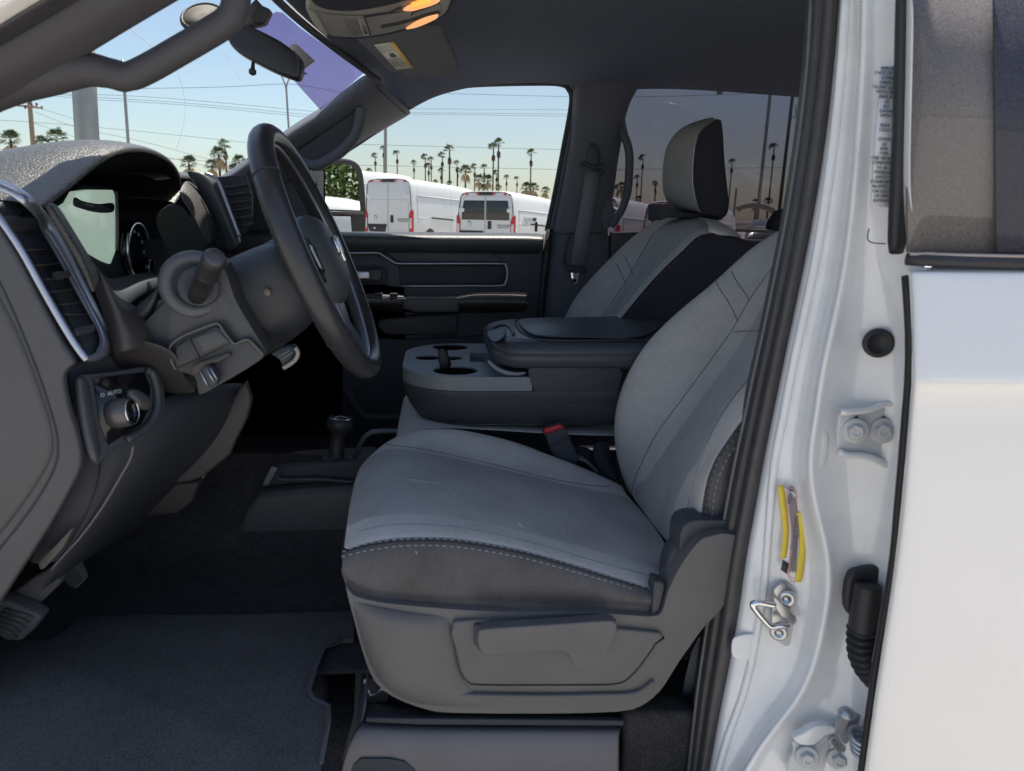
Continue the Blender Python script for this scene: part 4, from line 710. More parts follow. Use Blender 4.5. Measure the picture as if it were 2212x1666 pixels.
# driver headrest, mostly behind the pillar
# seat belt buckle
bb = Py(c1((1365, 1300), (1372, 1275), (1475, 1243), (1495, 1255), (1505, 1275), (1595, 1470), (1570, 1505), (1450, 1460), (1420, 1440), (1385, 1340)), 1.435)
bk_ = slab('belt_buckle', bb, (0, .022, 0), PLAST, T, bev=.004)
slab('release_button', Py(c1((1372, 1282), (1468, 1252), (1490, 1262), (1495, 1276), (1380, 1316), (1370, 1304)), 1.43), (0, .02, .0), RED, bk_, bev=.002)
tube('buckle_joint', Py(c1((1395, 1385), (1465, 1362), (1540, 1335)), 1.433), .0013, PMID, bk_, seg=6)
tube('belt_strap', cr(Py(c1((1560, 1450), (1620, 1470), (1660, 1500), (1700, 1540)), 1.46), 3), .016, BELT, bk_, seg=10, flat=(.25, 1))
slab('buckle_side_sleeve', Py(c1((1520, 1370), (1600, 1400), (1670, 1420), (1680, 1530), (1600, 1480)), 1.47), (0, .02, 0), DARKCLOTH, bk_, bev=.004)
patch('belt_slack', [Py(c1((1680, 1370), (1670, 1440), (1700, 1520), (1770, 1590)), 1.42), Py(c1((1720, 1350), (1730, 1430), (1760, 1500), (1830, 1600)), 1.40), Py(c1((1780, 1350), (1790, 1430), (1810, 1500), (1860, 1630)), 1.43)], DARKCLOTH, T)

# ---- centre seat and console ----
patch('centre_seat_cushion', [Py(c1((462, 1240), (465, 1180), (478, 1130), (500, 1100)), 1.5), Py(c1((462, 1300), (520, 1262), (600, 1250), (700, 1245)), 1.5), Py(c1((900, 1260), (1000, 1290), (1200, 1300), (1400, 1310)), 1.49) , Py(c1((1300, 1310), (1500, 1330), (1700, 1330), (1850, 1320)), 1.49)], CLOTH, T, sub=1) if 0 else None
cc = patch('centre_seat_cushion', [[Vector((x, y, z)) for x, z in ((-.075, .96), (-.095, 1.0), (-.09, 1.055), (-.03, 1.078), (.1, 1.07), (.3, 1.055), (.5, 1.05))] for y in (1.475, 1.5, 1.6, 1.85, 1.9)], CLOTH, T, sub=2)
zt = 1.187
def plan(pts, z): return Pz(pts, z)
body = [(470, 1000), (472, 960), (482, 925)]
top_near = c1((497, 880), (520, 920), (560, 945), (640, 958), (900, 960), (1150, 957), (1260, 930))
xs0 = PZ(*c1((500, 840))[0], zt).x
# body: stacked plan outlines, rounded nose
def outl(z, nose, ynear, yfar, xback, n=14, rnd=.09):
    pts = [Vector((xback, ynear, z)), Vector((nose+rnd+.12, ynear, z))]
    for k in range(n+1):
        a = math.pi/2*k/n; pts.append(Vector((nose+rnd-math.sin(a)*rnd, ynear+rnd-math.cos(a)*rnd, z)))
    for k in range(n+1):
        a = math.pi/2*k/n; pts.append(Vector((nose+rnd-math.cos(a)*rnd, yfar-rnd+math.sin(a)*rnd, z)))
    pts += [Vector((nose+rnd+.12, yfar, z)), Vector((xback, yfar, z))]
    return pts
nz = PZ(*c1((497, 860))[0], zt).x
con = patch('centre_console', [outl(1.072, nz+.055, 1.50, 1.86, .5, rnd=.12), outl(1.078, nz+.03, 1.485, 1.88, .5, rnd=.13), outl(1.10, nz+.01, 1.474, 1.895, .5, rnd=.14), outl(1.14, nz-.002, 1.468, 1.90, .5, rnd=.14), outl(1.158, nz-.004, 1.466, 1.902, .5, rnd=.14)], PLAST, T, sub=1, solid=.005)
tube('console_base_piping', [p+Vector((0, -.001, 0)) for p in outl(1.079, nz+.029, 1.484, 1.881, .5, rnd=.13)], .0022, PMID, con, seg=6)
tray_o = outl(zt-.03, nz-.005, 1.466, 1.902, PZ(*c1((1270, 910))[0], zt).x, rnd=.14)
tr = slab('cup_tray', tray_o, (0, 0, .03), mat('tray_plastic', (.2, .215, .23), .42, bump=.1, bscale=700), con, bev=0, smooth=False)
def cup(pt, r, h=.2, sx=1): return lathe('cut', PZ(*pt, zt)-Vector((0, 0, h/2)), (0, 0, 1), [(r, 0), (r, h)], BLACKG, None, seg=40, sx=sx)
cuts = [cup(c1((782, 763))[0], .047), cup(c1((812, 910))[0], .049), cup(c1((640, 830))[0], .031), cup(c1((790, 832))[0], .026)]
cx = Pz(c1((905, 800), (1000, 800), (1010, 858), (905, 855)), zt); cuts.append(slab('cut', [p-Vector((0, 0, .05)) for p in cx], (0, 0, .1), BLACKG, None, bev=0))
cx = Pz(c1((700, 775), (760, 775), (790, 880), (720, 900)), zt); cuts.append(slab('cut', [p-Vector((0, 0, .05)) for p in cx], (0, 0, .1), BLACKG, None, bev=0))
carve(tr, cuts)
bv = tr.modifiers.new('b', 'BEVEL'); bv.width = .003; bv.segments = 3; bv.limit_method = 'ANGLE'; bv.angle_limit = R_(40)
slab('cup_well', [Vector((p.x, p.y, zt-.085)) for p in outl(0, nz+.01, 1.485, 1.88, .12, rnd=.13)], (0, 0, .003), mat('cup_shade_black', (.008, .008, .009), .9, spec=.1), con, bev=0)  # near-black floor and liners added to put shade into the cup holes
for a_, r_ in (((782, 763), .0475), ((812, 910), .0495), ((640, 830), .0315), ((790, 832), .0265)):
    q_ = PZ(*c1(a_)[0], zt); tube('cup_shade_liner', [q_-Vector((0, 0, .083)), q_-Vector((0, 0, .0035))], r_-.0013, mat('cup_shade_black', (.008, .008, .009), .9, spec=.1), con, seg=40, caps=False)
slab('cup_divider', Py(c1((705, 790), (735, 782), (760, 800), (775, 850), (765, 905), (735, 935), (725, 900), (705, 850)), 1.6), (0, .02, 0), RUB, con, bev=.004)
slab('console_side_panel', cr(Py(c1((1275, 935), (1290, 1000), (1330, 1060), (1380, 1095), (1450, 1118), (1600, 1118), (1810, 1108), (1850, 1000), (1840, 880), (1500, 880), (1290, 890)), 1.4655), 2, True), (0, .02, 0), PLAST, con, bev=.002)
patch('tray_shoulder', [Py(c1((1020, 830), (1060, 875), (1110, 905), (1200, 925), (1270, 912)), 1.47), Py(c1((1000, 850), (1060, 915), (1130, 945), (1200, 948), (1260, 935)), 1.468)], mat('tray_plastic', (.07, .075, .08)), con, sub=1)
# armrest lid
lx = PZ(*c1((1003, 665))[0], 1.25).x
def lo(z, g): return outl(z, lx+g, 1.458+g, 1.85-g, .62, rnd=.075)
lid = patch('armrest_lid', [lo(1.205, .03), lo(1.205, .012), lo(1.212, .002), lo(1.228, -.001), lo(1.234, .001), lo(1.236, .004), lo(1.24, .001), lo(1.248, .004), lo(1.257, .012), lo(1.263, .03)], ARM, con, sub=1, solid=.004)
slab('lid_top', [Vector((p.x, p.y, 1.2605)) for p in lo(0, .026)], (0, 0, .004), ARM, lid, bev=.002)
slab('lid_pad', cr(Pz(c1((2000, 700), (1600, 706), (1420, 703), (1320, 694), (1260, 668), (1225, 635), (1215, 608), (1240, 594), (1320, 588), (1600, 584), (2100, 580)), 1.268), 3, True), (0, 0, .004), ARM, lid, bev=.003)
tube('pad_seam', cr(Pz(c1((2000, 720), (1600, 722), (1420, 720), (1310, 708), (1240, 680), (1200, 640), (1188, 605), (1210, 588)), 1.2655), 4), .0022, PLOW, lid, seg=6)
stitches('stitching', [p for p in lo(1.2365, -.0005)[:9]][::-1], lid, L=.006, gap=.006, w=.0006, m=mat('dark_thread', (.09, .09, .09), .8))
lt = slab('lid_latch', Pz(c1((1015, 690), (1040, 680), (1075, 715), (1055, 740), (1030, 720)), 1.25), (0, 0, .008), mat('latch_sheen', (.22, .27, .4), .2, metal=.6), lid, bev=.003)
slab('latch_pocket', cr(Pz(c1((1020, 670), (1090, 650), (1130, 650), (1120, 700), (1060, 735), (1020, 700)), 1.2665), 3, True), (0, 0, .002), PMID, lt, bev=.0008)
tube('pull_ridge', cr(Pz(c1((1040, 650), (1075, 632), (1130, 628), (1165, 650), (1180, 690)), 1.266), 4), .004, ARM, lt, seg=8)

# ---- passenger seat ----
ps = [(cH((180, 1700), (300, 1480), (450, 1310), (590, 1170), (720, 1065), (820, 1000), (900, 985), (1000, 985)), 2.26),
      (cH((190, 1700), (330, 1460), (470, 1310), (600, 1180), (720, 1080), (820, 1015), (900, 998), (1020, 998)), 2.22),
      (cH((310, 1700), (420, 1520), (540, 1360), (660, 1220), (760, 1120), (860, 1050), (930, 1010), (1070, 1004)), 2.14),
      (cH((420, 1700), (500, 1560), (600, 1380), (690, 1240), (770, 1100), (850, 1040), (920, 1012), (1110, 1012)), 2.08),
      (cH((440, 1700), (560, 1540), (680, 1380), (800, 1240), (900, 1130), (990, 1055), (1080, 1020), (1180, 1042)), 1.95),
      (cH((470, 1700), (560, 1590), (700, 1420), (830, 1280), (940, 1180), (1020, 1105), (1100, 1075), (1240, 1090)), 1.85),
      (cH((500, 1700), (580, 1600), (710, 1440), (840, 1300), (950, 1200), (1015, 1130), (1080, 1100), (1290, 1130)), 1.80)]
psr = rowsn(ps, 14)
pas = patch('passenger_seat', psr, CLOTH, T, sub=2, solid=.006)
pas['label'] = 'grey cloth passenger seat beyond the centre console'
patch('seat_back_edge', [psr[-1], [p+Vector((.02, -.012, -.012)) for p in psr[-1]], [p+Vector((.10, -.012, -.04)) for p in psr[-1]], [p+Vector((.2, .0, -.10)) for p in psr[-1]], [p+Vector((.26, .01, -.2)) for p in psr[-1]]], DARKCLOTH, pas, sub=2)
patch('shoulder_cap', [Py(cH((1080, 1098), (1150, 1112), (1230, 1158), (1292, 1160)), 1.795), Py(cH((1100, 1060), (1180, 1075), (1250, 1110), (1296, 1135)), 1.80), Py(cH((1050, 1005), (1150, 1022), (1230, 1065), (1290, 1112)), 1.9), Py(cH((1000, 1010), (1100, 1030), (1200, 1075), (1270, 1130)), 2.1)], CLOTH, pas, sub=2)
pin_ = patch('backrest_insert', [[p+Vector((-.003, -.001, .001)) for p in r[:-1]] for r in psr[3:6]], CLOTH2, pas, sub=2, solid=.003)
seam('insert_seam', [pas, pin_], cH((770, 1095), (690, 1230), (600, 1390), (530, 1500), (455, 1620)), .0016, SD, pas)
for a in (((540, 1290), (560, 1330), (585, 1390), (596, 1420)), ((590, 1250), (610, 1290), (628, 1330), (640, 1358))): seam('shoulder_seam', [pas, pin_], cH(*a), .0013, SD, pas)
stitches('stitching', [p+Vector((.006, -.006, -.004)) for p in psr[-1][2:-3]], pas, L=.008, gap=.006, w=.0007, m=mat('dark_thread', (.09, .09, .09)))
# headrest: grey front shell and dark side
hf = cH((1120, 418), (1030, 430), (930, 465), (870, 520), (830, 590), (812, 700), (810, 800), (818, 880), (850, 930), (900, 965), (950, 985), (1030, 985), (1050, 975))
hm = cH((1140, 418), (1090, 450), (1050, 480), (1025, 520), (1008, 590), (998, 700), (998, 800), (1008, 870), (1020, 920), (1035, 960), (1050, 980), (1060, 990), (1065, 992))
hb = cH((1165, 430), (1180, 460), (1192, 520), (1200, 600), (1210, 700), (1222, 800), (1232, 880), (1238, 950), (1232, 990), (1215, 1015), (1190, 1020), (1130, 1005), (1080, 998))
H0, H1, H2 = resample(Py(hf, 2.12), 16), resample(Py(hm, 1.92), 16), resample(Py(hb, 1.93), 16)
hr = patch('passenger_headrest', [[p+Vector((.02, .03, -.004)) for p in H0], H0, [a.lerp(b, .35)+Vector((-.012, -.006, .004)) for a, b in zip(H0, H1)], [a.lerp(b, .8)+Vector((-.006, -.01, .002)) for a, b in zip(H0, H1)], H1], mat('headrest_cloth', (.30, .30, .285), .95, bump=.35, bscale=900, spec=.15), pas, sub=2)
patch('headrest_side', [H1, [a.lerp(b, .25)+Vector((0, -.015, 0)) for a, b in zip(H1, H2)], [a.lerp(b, .7)+Vector((0, -.015, 0)) for a, b in zip(H1, H2)], H2, [p+Vector((-.004, .08, -.002)) for p in H2], [p+Vector((-.015, .15, -.006)) for p in H2]], DARKCLOTH, hr, sub=2)
tube('headrest_seam', [p+Vector((.002, -.004, 0)) for p in cr(H1, 3)], .002, PLOW, hr, seg=6)
slab('headrest_base', Py(cH((800, 925), (870, 945), (940, 975), (1150, 990), (1190, 1020), (1150, 1030), (1000, 1010), (850, 1010), (805, 1030)), 2.0), (0, .12, 0), PLOW, hr, bev=.004)

# ---- overhead console, sun visor, inside mirror ----
OC = mat('overhead_plastic', (.3, .29, .27), .4, bump=.08, bscale=600, spec=.5)
y0 = 1.62
op = cr(Py(d3((45, 60), (100, 180), (180, 300), (240, 400), (330, 450), (480, 485), (660, 497), (870, 480), (1100, 440), (1330, 380), (1530, 330), (1700, 265), (1810, 190), (1865, 90), (1885, -40), (1870, -160), (900, -200), (200, -60)), y0), 2, True)
n_ = Vector((-.12, -.62, -.78)).normalized(); q0 = P(*d3((870, 300))[0], y0)
def po(pts, o=0): return [PN(u, v, q0+n_*o, n_) for u, v in pts]
oc = slab('overhead_console', cr(po(d3((45, 60), (100, 180), (180, 300), (240, 400), (330, 450), (480, 485), (660, 497), (870, 480), (1100, 440), (1330, 380), (1530, 330), (1700, 265), (1810, 190), (1865, 90), (1885, -40), (1870, -260), (900, -420), (200, -160)), -.004), 2, True), n_*-.05, OC, T, bev=.01, bseg=4)
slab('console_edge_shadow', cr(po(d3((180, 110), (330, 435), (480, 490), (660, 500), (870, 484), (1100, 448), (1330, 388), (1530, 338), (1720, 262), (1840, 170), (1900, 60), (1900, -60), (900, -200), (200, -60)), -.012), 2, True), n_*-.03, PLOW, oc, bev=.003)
slab('glasses_bin', cr(po(d3((150, 60), (300, 130), (480, 155), (700, 150), (900, 120), (1100, 80), (1300, 30), (1500, -40), (1300, -260), (400, -260), (100, -100)), .012), 2, True), n_*-.016, PLOW, oc, bev=.006)
slab('button_field', cr(po(d3((175, 130), (330, 410), (480, 452), (640, 458), (880, 440), (1100, 400), (1350, 340), (1600, 270), (1740, 215), (1760, 130), (1740, 30), (1500, 90), (1200, 160), (800, 190), (600, 190), (300, 170)), .0), 2, True), n_*.003, mat('overhead_panel', (.22, .215, .2), .35, spec=.6), oc, bev=.001)
slab('console_button', po(d3((540, 235), (700, 250), (770, 425), (640, 440), (590, 370)), .003), n_*.002, mat('button_grey', (.17, .16, .155), .3), oc, bev=.001)
slab('console_button', po(d3((712, 240), (795, 235), (858, 432), (790, 436)), .003), n_*.003, mat('button_frame', (.45, .45, .45), .3), oc, bev=.001)
slab('button_face', po(d3((728, 255), (785, 250), (840, 425), (797, 428)), .0065), n_*.001, mat('button_grey', (.17, .16, .155)), oc, bev=0)
tube('button_gap', po(d3((785, 190), (830, 310), (880, 465)), .004), .0011, PLOW, oc, seg=6)
LAMP = mat('map_lamp_lens', (.8, .55, .4), .25, emit=(1, .36, .10), estr=.4)
LAMP2 = mat('map_lamp_bulb', (.9, .5, .2), .3, emit=(1, .25, .03), estr=.8)
for pts in (((1315, 355), (1400, 290), (1520, 230), (1650, 185), (1725, 170), (1715, 215), (1640, 260), (1500, 320), (1400, 350)), ((1280, 120), (1350, 60), (1500, 10), (1640, -20), (1740, -20), (1735, 20), (1620, 70), (1500, 105), (1400, 130))):
    lmp = slab('map_lamp', cr(po(d3(*pts), .004), 2, True), n_*.004, LAMP, oc, bev=.002)
tube('lamp_filament', po(d3((1400, 70), (1500, 35), (1600, 10)), .0095), .006, LAMP2, lmp, seg=8)
tube('lamp_slot', po(d3((1010, 335), (1200, 300), (1400, 250), (1560, 190), (1740, 150)), .004), .0032, PLOW, oc, seg=8)
tube('lamp_slot', po(d3((800, 212), (1000, 180), (1120, 160), (1200, 120), (1260, 95)), .004), .002, PLOW, oc, seg=8)
tube('lamp_slot', po(d3((1390, 190), (1400, 160), (1550, 110), (1740, 40)), .004), .0014, PLOW, oc, seg=8)
slab('console_rim', po(d3((55, 75), (110, 110), (190, 170), (330, 420), (330, 450), (235, 395), (120, 220)), .003), n_*.003, mat('rim_pale', (.33, .34, .3), .35), oc, bev=.001)
# visor
vn = Vector((-.25, -.5, -.83)).normalized(); v0_ = P(*d3((1400, 700))[0], 1.98)
def pvz(pts, o=0): return [PN(u, v, v0_+vn*o, vn) for u, v in pts]
vis = slab('sun_visor', cr(pvz(d3((690, 470), (900, 700), (1050, 860), (1130, 915), (1230, 915), (1280, 945), (1330, 985), (1450, 992), (1700, 975), (1880, 935), (1965, 895), (1975, 850), (1900, 660), (1780, 450), (1700, 340), (1000, 380)), 0), 3, True), vn*-.014, mat('visor_cloth', (.14, .15, .16), .9, bump=.25, bscale=800, spec=.1), T, bev=.005)
lbl = slab('warning_label', pvz(d3((918, 566), (1165, 528), (1415, 855), (1200, 878)), .001), vn*.0004, mat('label_cream', (.8, .78, .7), .6), vis, bev=0)
slab('label_band', pvz(d3((1112, 537), (1165, 528), (1415, 855), (1375, 858)), .0018), vn*.0003, mat('label_amber', (.8, .52, .12), .6), lbl, bev=0)
def bl(a, b, t): return (a[0]+(b[0]-a[0])*t, a[1]+(b[1]-a[1])*t)
for k in range(7):
    t = .06+k*.105; A_, B_ = bl((918, 566), (1165, 528), t), bl((1200, 878), (1415, 855), t)
    for s0_, s1_ in ((.06, .36), (.56, .9)):
        if k % 3 == 2: s1_ -= .07
        tube('label_print', pvz(d3(bl(A_, B_, s0_), bl(A_, B_, s1_)), .0018), .0008, mat('print_grey', (.28, .26, .24), .8), lbl, seg=4)
slab('label_pictogram', pvz(d3((1100, 680), (1150, 665), (1210, 710), (1180, 720), (1130, 722)), .0018), vn*.0004, mat('pictogram', (.14, .12, .11), .8), lbl, bev=0)
# inside mirror, seen from behind and below
m0 = P(570, 110, 1.5); mn = Vector((-.1, -1, .12)).normalized()
def pm(pts, o=0): return [PN(u, v, m0+mn*o, mn) for u, v in pts]
im = slab('inside_mirror', cr(pm([(496, 62), (512, 50), (540, 56), (572, 70), (605, 88), (632, 108), (646, 122), (650, 138), (648, 158), (640, 168), (622, 164), (590, 152), (555, 135), (520, 116), (500, 100), (491, 82)]), 3, True), mn*-.03, mat('mirror_case', (.022, .022, .028), .4, bump=.05), T, bev=.006)
tube('case_edge', cr(pm([(634, 110), (643, 124), (645, 140), (642, 160)], .001), 4), .0016, PMID, im, seg=6)
lathe('day_night_toggle', pm([(546, 149)])[0], (0, -.5, -1), [(.003, -.015), (.004, 0), (.007, .004), (.007, .009), (.004, .012)], PLOW, im, seg=14)
tube('mirror_stalk', Py([(548, 60), (540, 40), (545, 20), (560, 5)], 1.53), .008, PLAST, im, seg=10)
slab('windshield_button', Py([(520, 60), (530, 20), (560, 8), (585, 20), (570, 50)], 1.56), (0, .03, 0), PMID, im, bev=.005)
lathe('film_clip', onws(657, 161), (-.5, -.3, .8), [(.004, -.001), (.004, .002)], PLOW, ws, seg=10, sx=3)

# ======================= DRIVER SIDE: DOOR JAMB AND REAR DOOR =======================
VV = [-40, 120, 300, 460, 596, 720, 813, 900, 1000, 1100, 1193, 1280, 1355, 1430, 1510, 1590, 1666, 1760]
def interp(tab, v):
    if v <= tab[0][1]: a, b = tab[0], tab[1]
    elif v >= tab[-1][1]: a, b = tab[-2], tab[-1]
    else: a, b = next((p, q) for p, q in zip(tab, tab[1:]) if p[1] <= v <= q[1])
    return a[0]+(b[0]-a[0])*(v-a[1])/(b[1]-a[1])
sin_ = [(1748, -40), (1742, 120), (1722, 300), (1697, 460), (1670, 596), (1644, 720), (1623, 813), (1605, 900), (1583, 1000), (1562, 1110), (1548, 1193), (1533, 1280), (1520, 1370), (1508, 1450), (1498, 1530), (1489, 1620), (1484, 1666)]
sout = [(1818, -40), (1806, 120), (1786, 300), (1760, 460), (1734, 596), (1707, 720), (1688, 813), (1670, 900), (1650, 1000), (1631, 1110), (1614, 1193), (1603, 1280), (1589, 1370), (1574, 1450), (1557, 1530), (1541, 1620), (1533, 1666)]
ridg = [(1862, -40), (1862, 120), (1850, 300), (1836, 460), (1818, 596), (1790, 720), (1769, 813), (1758, 900), (1740, 1000), (1756, 1100), (1784, 1193), (1786, 1280), (1772, 1355), (1757, 1430), (1722, 1510), (1650, 1590), (1606, 1666)]
edge = [(1936, -40), (1933, 120), (1928, 300), (1925, 460), (1962, 596), (1970, 720), (1968, 834), (1962, 900), (1954, 1000), (1945, 1097), (1937, 1193), (1920, 1310), (1898, 1431), (1880, 1560), (1866, 1666)]
def strip(fn): return [P(*fn(v)) for v in VV]
J = []
J.append(strip(lambda v: (interp(sout, v)-34, v, 1.0)))
J.append(strip(lambda v: (interp(sout, v)-4, v, .93)))
J.append(strip(lambda v: (interp(sout, v)+6, v, .905)))
for t, y in ((.3, .90), (.6, .893), (.85, .875)): J.append(strip(lambda v: (interp(sout, v)*(1-t)+interp(ridg, v)*t, v, y)))
J.append(strip(lambda v: (interp(ridg, v)-2, v, .852)))
J.append(strip(lambda v: (interp(ridg, v)+10, v, .845)))
J.append(strip(lambda v: (interp(ridg, v)+26, v, .858)))
J.append(strip(lambda v: (interp(ridg, v)*.45+(interp(edge, v))*.55, v, .852)))
J.append(strip(lambda v: (interp(edge, v)+12, v, .80)))
J.append(strip(lambda v: (interp(edge, v)+40, v, .77)))
jb = patch('door_jamb', J, WHITEJ, T, sub=2, solid=.003)
tube('jamb_flange', cr(strip(lambda v: (interp(sout, v)*.75+interp(ridg, v)*.25, v, .899)), 2), .006, WHITEJ, jb, seg=10)
# weatherstrip along the body side opening
wsr = patch('weatherstrip', [strip(lambda v: (interp(sin_, v)-6, v, 1.03)), strip(lambda v: (interp(sin_, v), v, .965)), strip(lambda v: (interp(sin_, v)*.72+interp(sout, v)*.28, v, .93)), strip(lambda v: (interp(sin_, v)*.58+interp(sout, v)*.42, v, .94)), strip(lambda v: (interp(sin_, v)*.45+interp(sout, v)*.55, v, .916)), strip(lambda v: (interp(sin_, v)*.12+interp(sout, v)*.88, v, .914)), strip(lambda v: (interp(sout, v), v, .925))], SEAL, T, sub=2, solid=.003)
tube('seal_bead', cr(strip(lambda v: (interp(sin_, v)*.93+interp(sout, v)*.07, v, .95)), 2), .003, mat('bead_grey', (.1, .11, .12), .35), wsr, seg=8)
for kk in ((1490, 1530, 1560), (1500, 1300, 1330)):
    pass
slab('driver_belt_anchor', Py(c5((10, 1270), (60, 960), (110, 760), (170, 640), (200, 700), (150, 900), (100, 1100), (40, 1400), (0, 1500)), 1.02), (0, .003, 0), BELT, T, bev=.001)
# striker
PJ = lambda pts, y: Py(c4(*pts), y)
PK = lambda pts, y: Py(c5(*pts), y)
stp = slab('door_striker', cr(PK([(722, 330), (745, 270), (800, 238), (860, 255), (920, 330), (940, 420), (925, 520), (900, 640), (840, 720), (790, 700), (725, 620), (715, 480)], .885), 2, True), (.002, .006, 0), STEEL, T, bev=.002)
tube('striker_loop', cr(PK([(740, 405), (680, 395), (610, 385), (572, 400), (600, 450), (660, 520), (710, 565), (780, 560), (850, 560)], .868), 4), .0046, CHROME, stp, seg=12)
slab('striker_web', PK([(735, 335), (900, 490), (915, 530), (880, 560), (790, 490), (730, 400)], .872), (0, .004, 0), STEEL, stp, bev=.001)
for a in ((828, 348), (770, 605)):
    s_ = lathe('striker_screw', PK([a], .884)[0], (-.5, -1, 0), [(.013, 0), (.013, .003), (.011, .006), (.006, .006), (.005, .003)], STEEL, stp, seg=20)
slab('jamb_stamping', cr(PK([(415, 700), (440, 650), (520, 630), (600, 640), (600, 810), (500, 830), (420, 800)], .897), 2, True), (0, .004, 0), WHITEJ, jb, bev=.003)
tube('jamb_embossing', cr(PJ([(940, 350), (960, 430), (940, 560), (900, 640)], .856), 4), .010, WHITEJ, jb, seg=12, flat=(1, .5))
# hinges
def hinge_pts(pts, y): return Py(c4(*pts), y)
h1 = slab('door_hinge', cr(hinge_pts([(1075, 250), (1110, 222), (1200, 225), (1280, 210), (1360, 178), (1440, 172), (1500, 182), (1490, 600), (1440, 612), (1360, 580), (1290, 545), (1230, 530), (1120, 528), (1070, 500), (1062, 400)], .828), 2, True), (.0, .006, 0), mat('hinge_shaded_white', (.56, .57, .58), .35, coat=.4), T, bev=.002)  # plates darker than the rims, with their recess shading put into the colour
for a, b in (((1085, 235), (1200, 232)),): pass
tube('hinge_rim', cr(hinge_pts([(1082, 240), (1200, 232), (1290, 218), (1370, 186), (1480, 190)], .824), 3), .0042, WHITEJ, h1, seg=8)
tube('hinge_rim', cr(hinge_pts([(1070, 500), (1120, 522), (1230, 526), (1300, 545), (1380, 585), (1450, 605)], .824), 3), .0048, WHITEJ, h1, seg=8)
BOLT = mat('painted_bolt', (.5, .5, .5), .35)
def bolt(pt, par, y, r=.0165):
    d = (-.35, -1, .05); c_ = Py([pt], y)[0]
    w_ = lathe('hinge_bolt', c_, d, [(r, 0), (r, .002), (r*.9, .003), (r*.62, .003)], BOLT, par, seg=24)
    lathe('bolt_head', c_, d, [(r*.62, .002), (r*.6, .009), (r*.5, .0105), (r*.3, .0105), (r*.28, .009)], BOLT, w_, seg=6, smooth=False)
bolt(c4((1178, 362))[0], h1, .824); bolt(c4((1360, 360))[0], h1, .824)
for a in ((1186, 272), (1166, 432), (1368, 274), (1346, 432)): lathe('paint_mark', Py(c4(a), .8265)[0], (-.35, -1, 0), [(.0022, 0), (.0022, .001)], INK, h1, seg=8)
h2 = slab('door_hinge', cr(PK([(880, 1440), (960, 1470), (1040, 1470), (1100, 1430), (1190, 1360), (1240, 1350), (1260, 1420), (1400, 1520), (1400, 1720), (880, 1740), (860, 1580), (890, 1520)], .835), 2, True), (0, .006, 0), mat('hinge_shaded_white', (.56, .57, .58)), T, bev=.002)
slab('hinge_arm', cr(PK([(880, 1420), (960, 1380), (1050, 1330), (1130, 1320), (1210, 1340), (1210, 1380), (1130, 1400), (1040, 1470), (940, 1470)], .825), 2, True), (0, .012, 0), WHITEJ, h2, bev=.003)
bolt(c5((985, 1555))[0], h2, .828); bolt(c5((1225, 1570))[0], h2, .828)
slab('hinge_arm', cr(PK([(1215, 1290), (1300, 1260), (1460, 1240), (1460, 1330), (1330, 1400), (1290, 1470), (1230, 1420)], .815), 2, True), (0, .01, 0), mat('zinc', (.42, .44, .48), .35, metal=.6), h2, bev=.002)
slab('check_stop', PK([(1150, 1440), (1190, 1410), (1240, 1480), (1340, 1490), (1400, 1500), (1400, 1540), (1220, 1525)], .822), (0, .006, 0), STEEL, h2, bev=.001)
sp_ = lathe('hinge_spring_pin', PK([(1262, 1290)], .80)[0], (.12, -.1, 1), [(.006, -.02), (.006, .008), (.009, .009), (.011, .012), (.011, .015), (.008, .018), (.0075, .020), (.003, .021)], mat('zinc', (.42, .44, .48)), h2, seg=24)
sc_ = PK([(1390, 1400)], .79)[0]
for k in range(4): tube('spring_coil', [sc_+Vector((.002*k, 0, -.008*k))+Vector((math.cos(a)*.013, math.sin(a)*.013, math.sin(a)*.004)) for a in [2*math.pi*i/24 for i in range(24)]], .003, mat('zinc', (.42, .44, .48)), h2, closed=True, seg=8)
# rubber plugs and the wiring boot
pg = lathe('rubber_plug', Py([(1897, 741)], .832)[0], (-.35, -1, 0), [(.0185, -.002), (.0185, .003), (.016, .0055), (.0125, .0055), (.012, .002), (.001, .002)], RUB, T, seg=28)
bo = slab('wiring_boot', cr(PK([(1245, 240), (1270, 150), (1320, 105), (1480, 78), (1560, 110), (1640, 160), (1640, 470), (1500, 480), (1360, 490), (1290, 460), (1240, 390)], .84), 2, True), (0, -.014, 0), RUB, T, bev=.005)
cp = cr(PK([(1452, 250), (1440, 330), (1425, 430), (1415, 520), (1410, 580), (1405, 650), (1405, 720), (1420, 800), (1460, 880), (1520, 950)], .812), 10)
rads = []
for i in range(len(cp)):
    t = i/(len(cp)-1)
    rads.append(.0165 if t < .42 else .0175+.0035*math.sin((t-.42)*2*math.pi*13))
cp2 = resample(cp, 180); rads = [(.0165+(.002*(i/75)) if i < 76 else .0175+.0032*math.sin((i-76)/104*2*math.pi*8.5)) for i in range(180)]
tube('boot_bellows', cp2, rads, RUB, bo, seg=20)
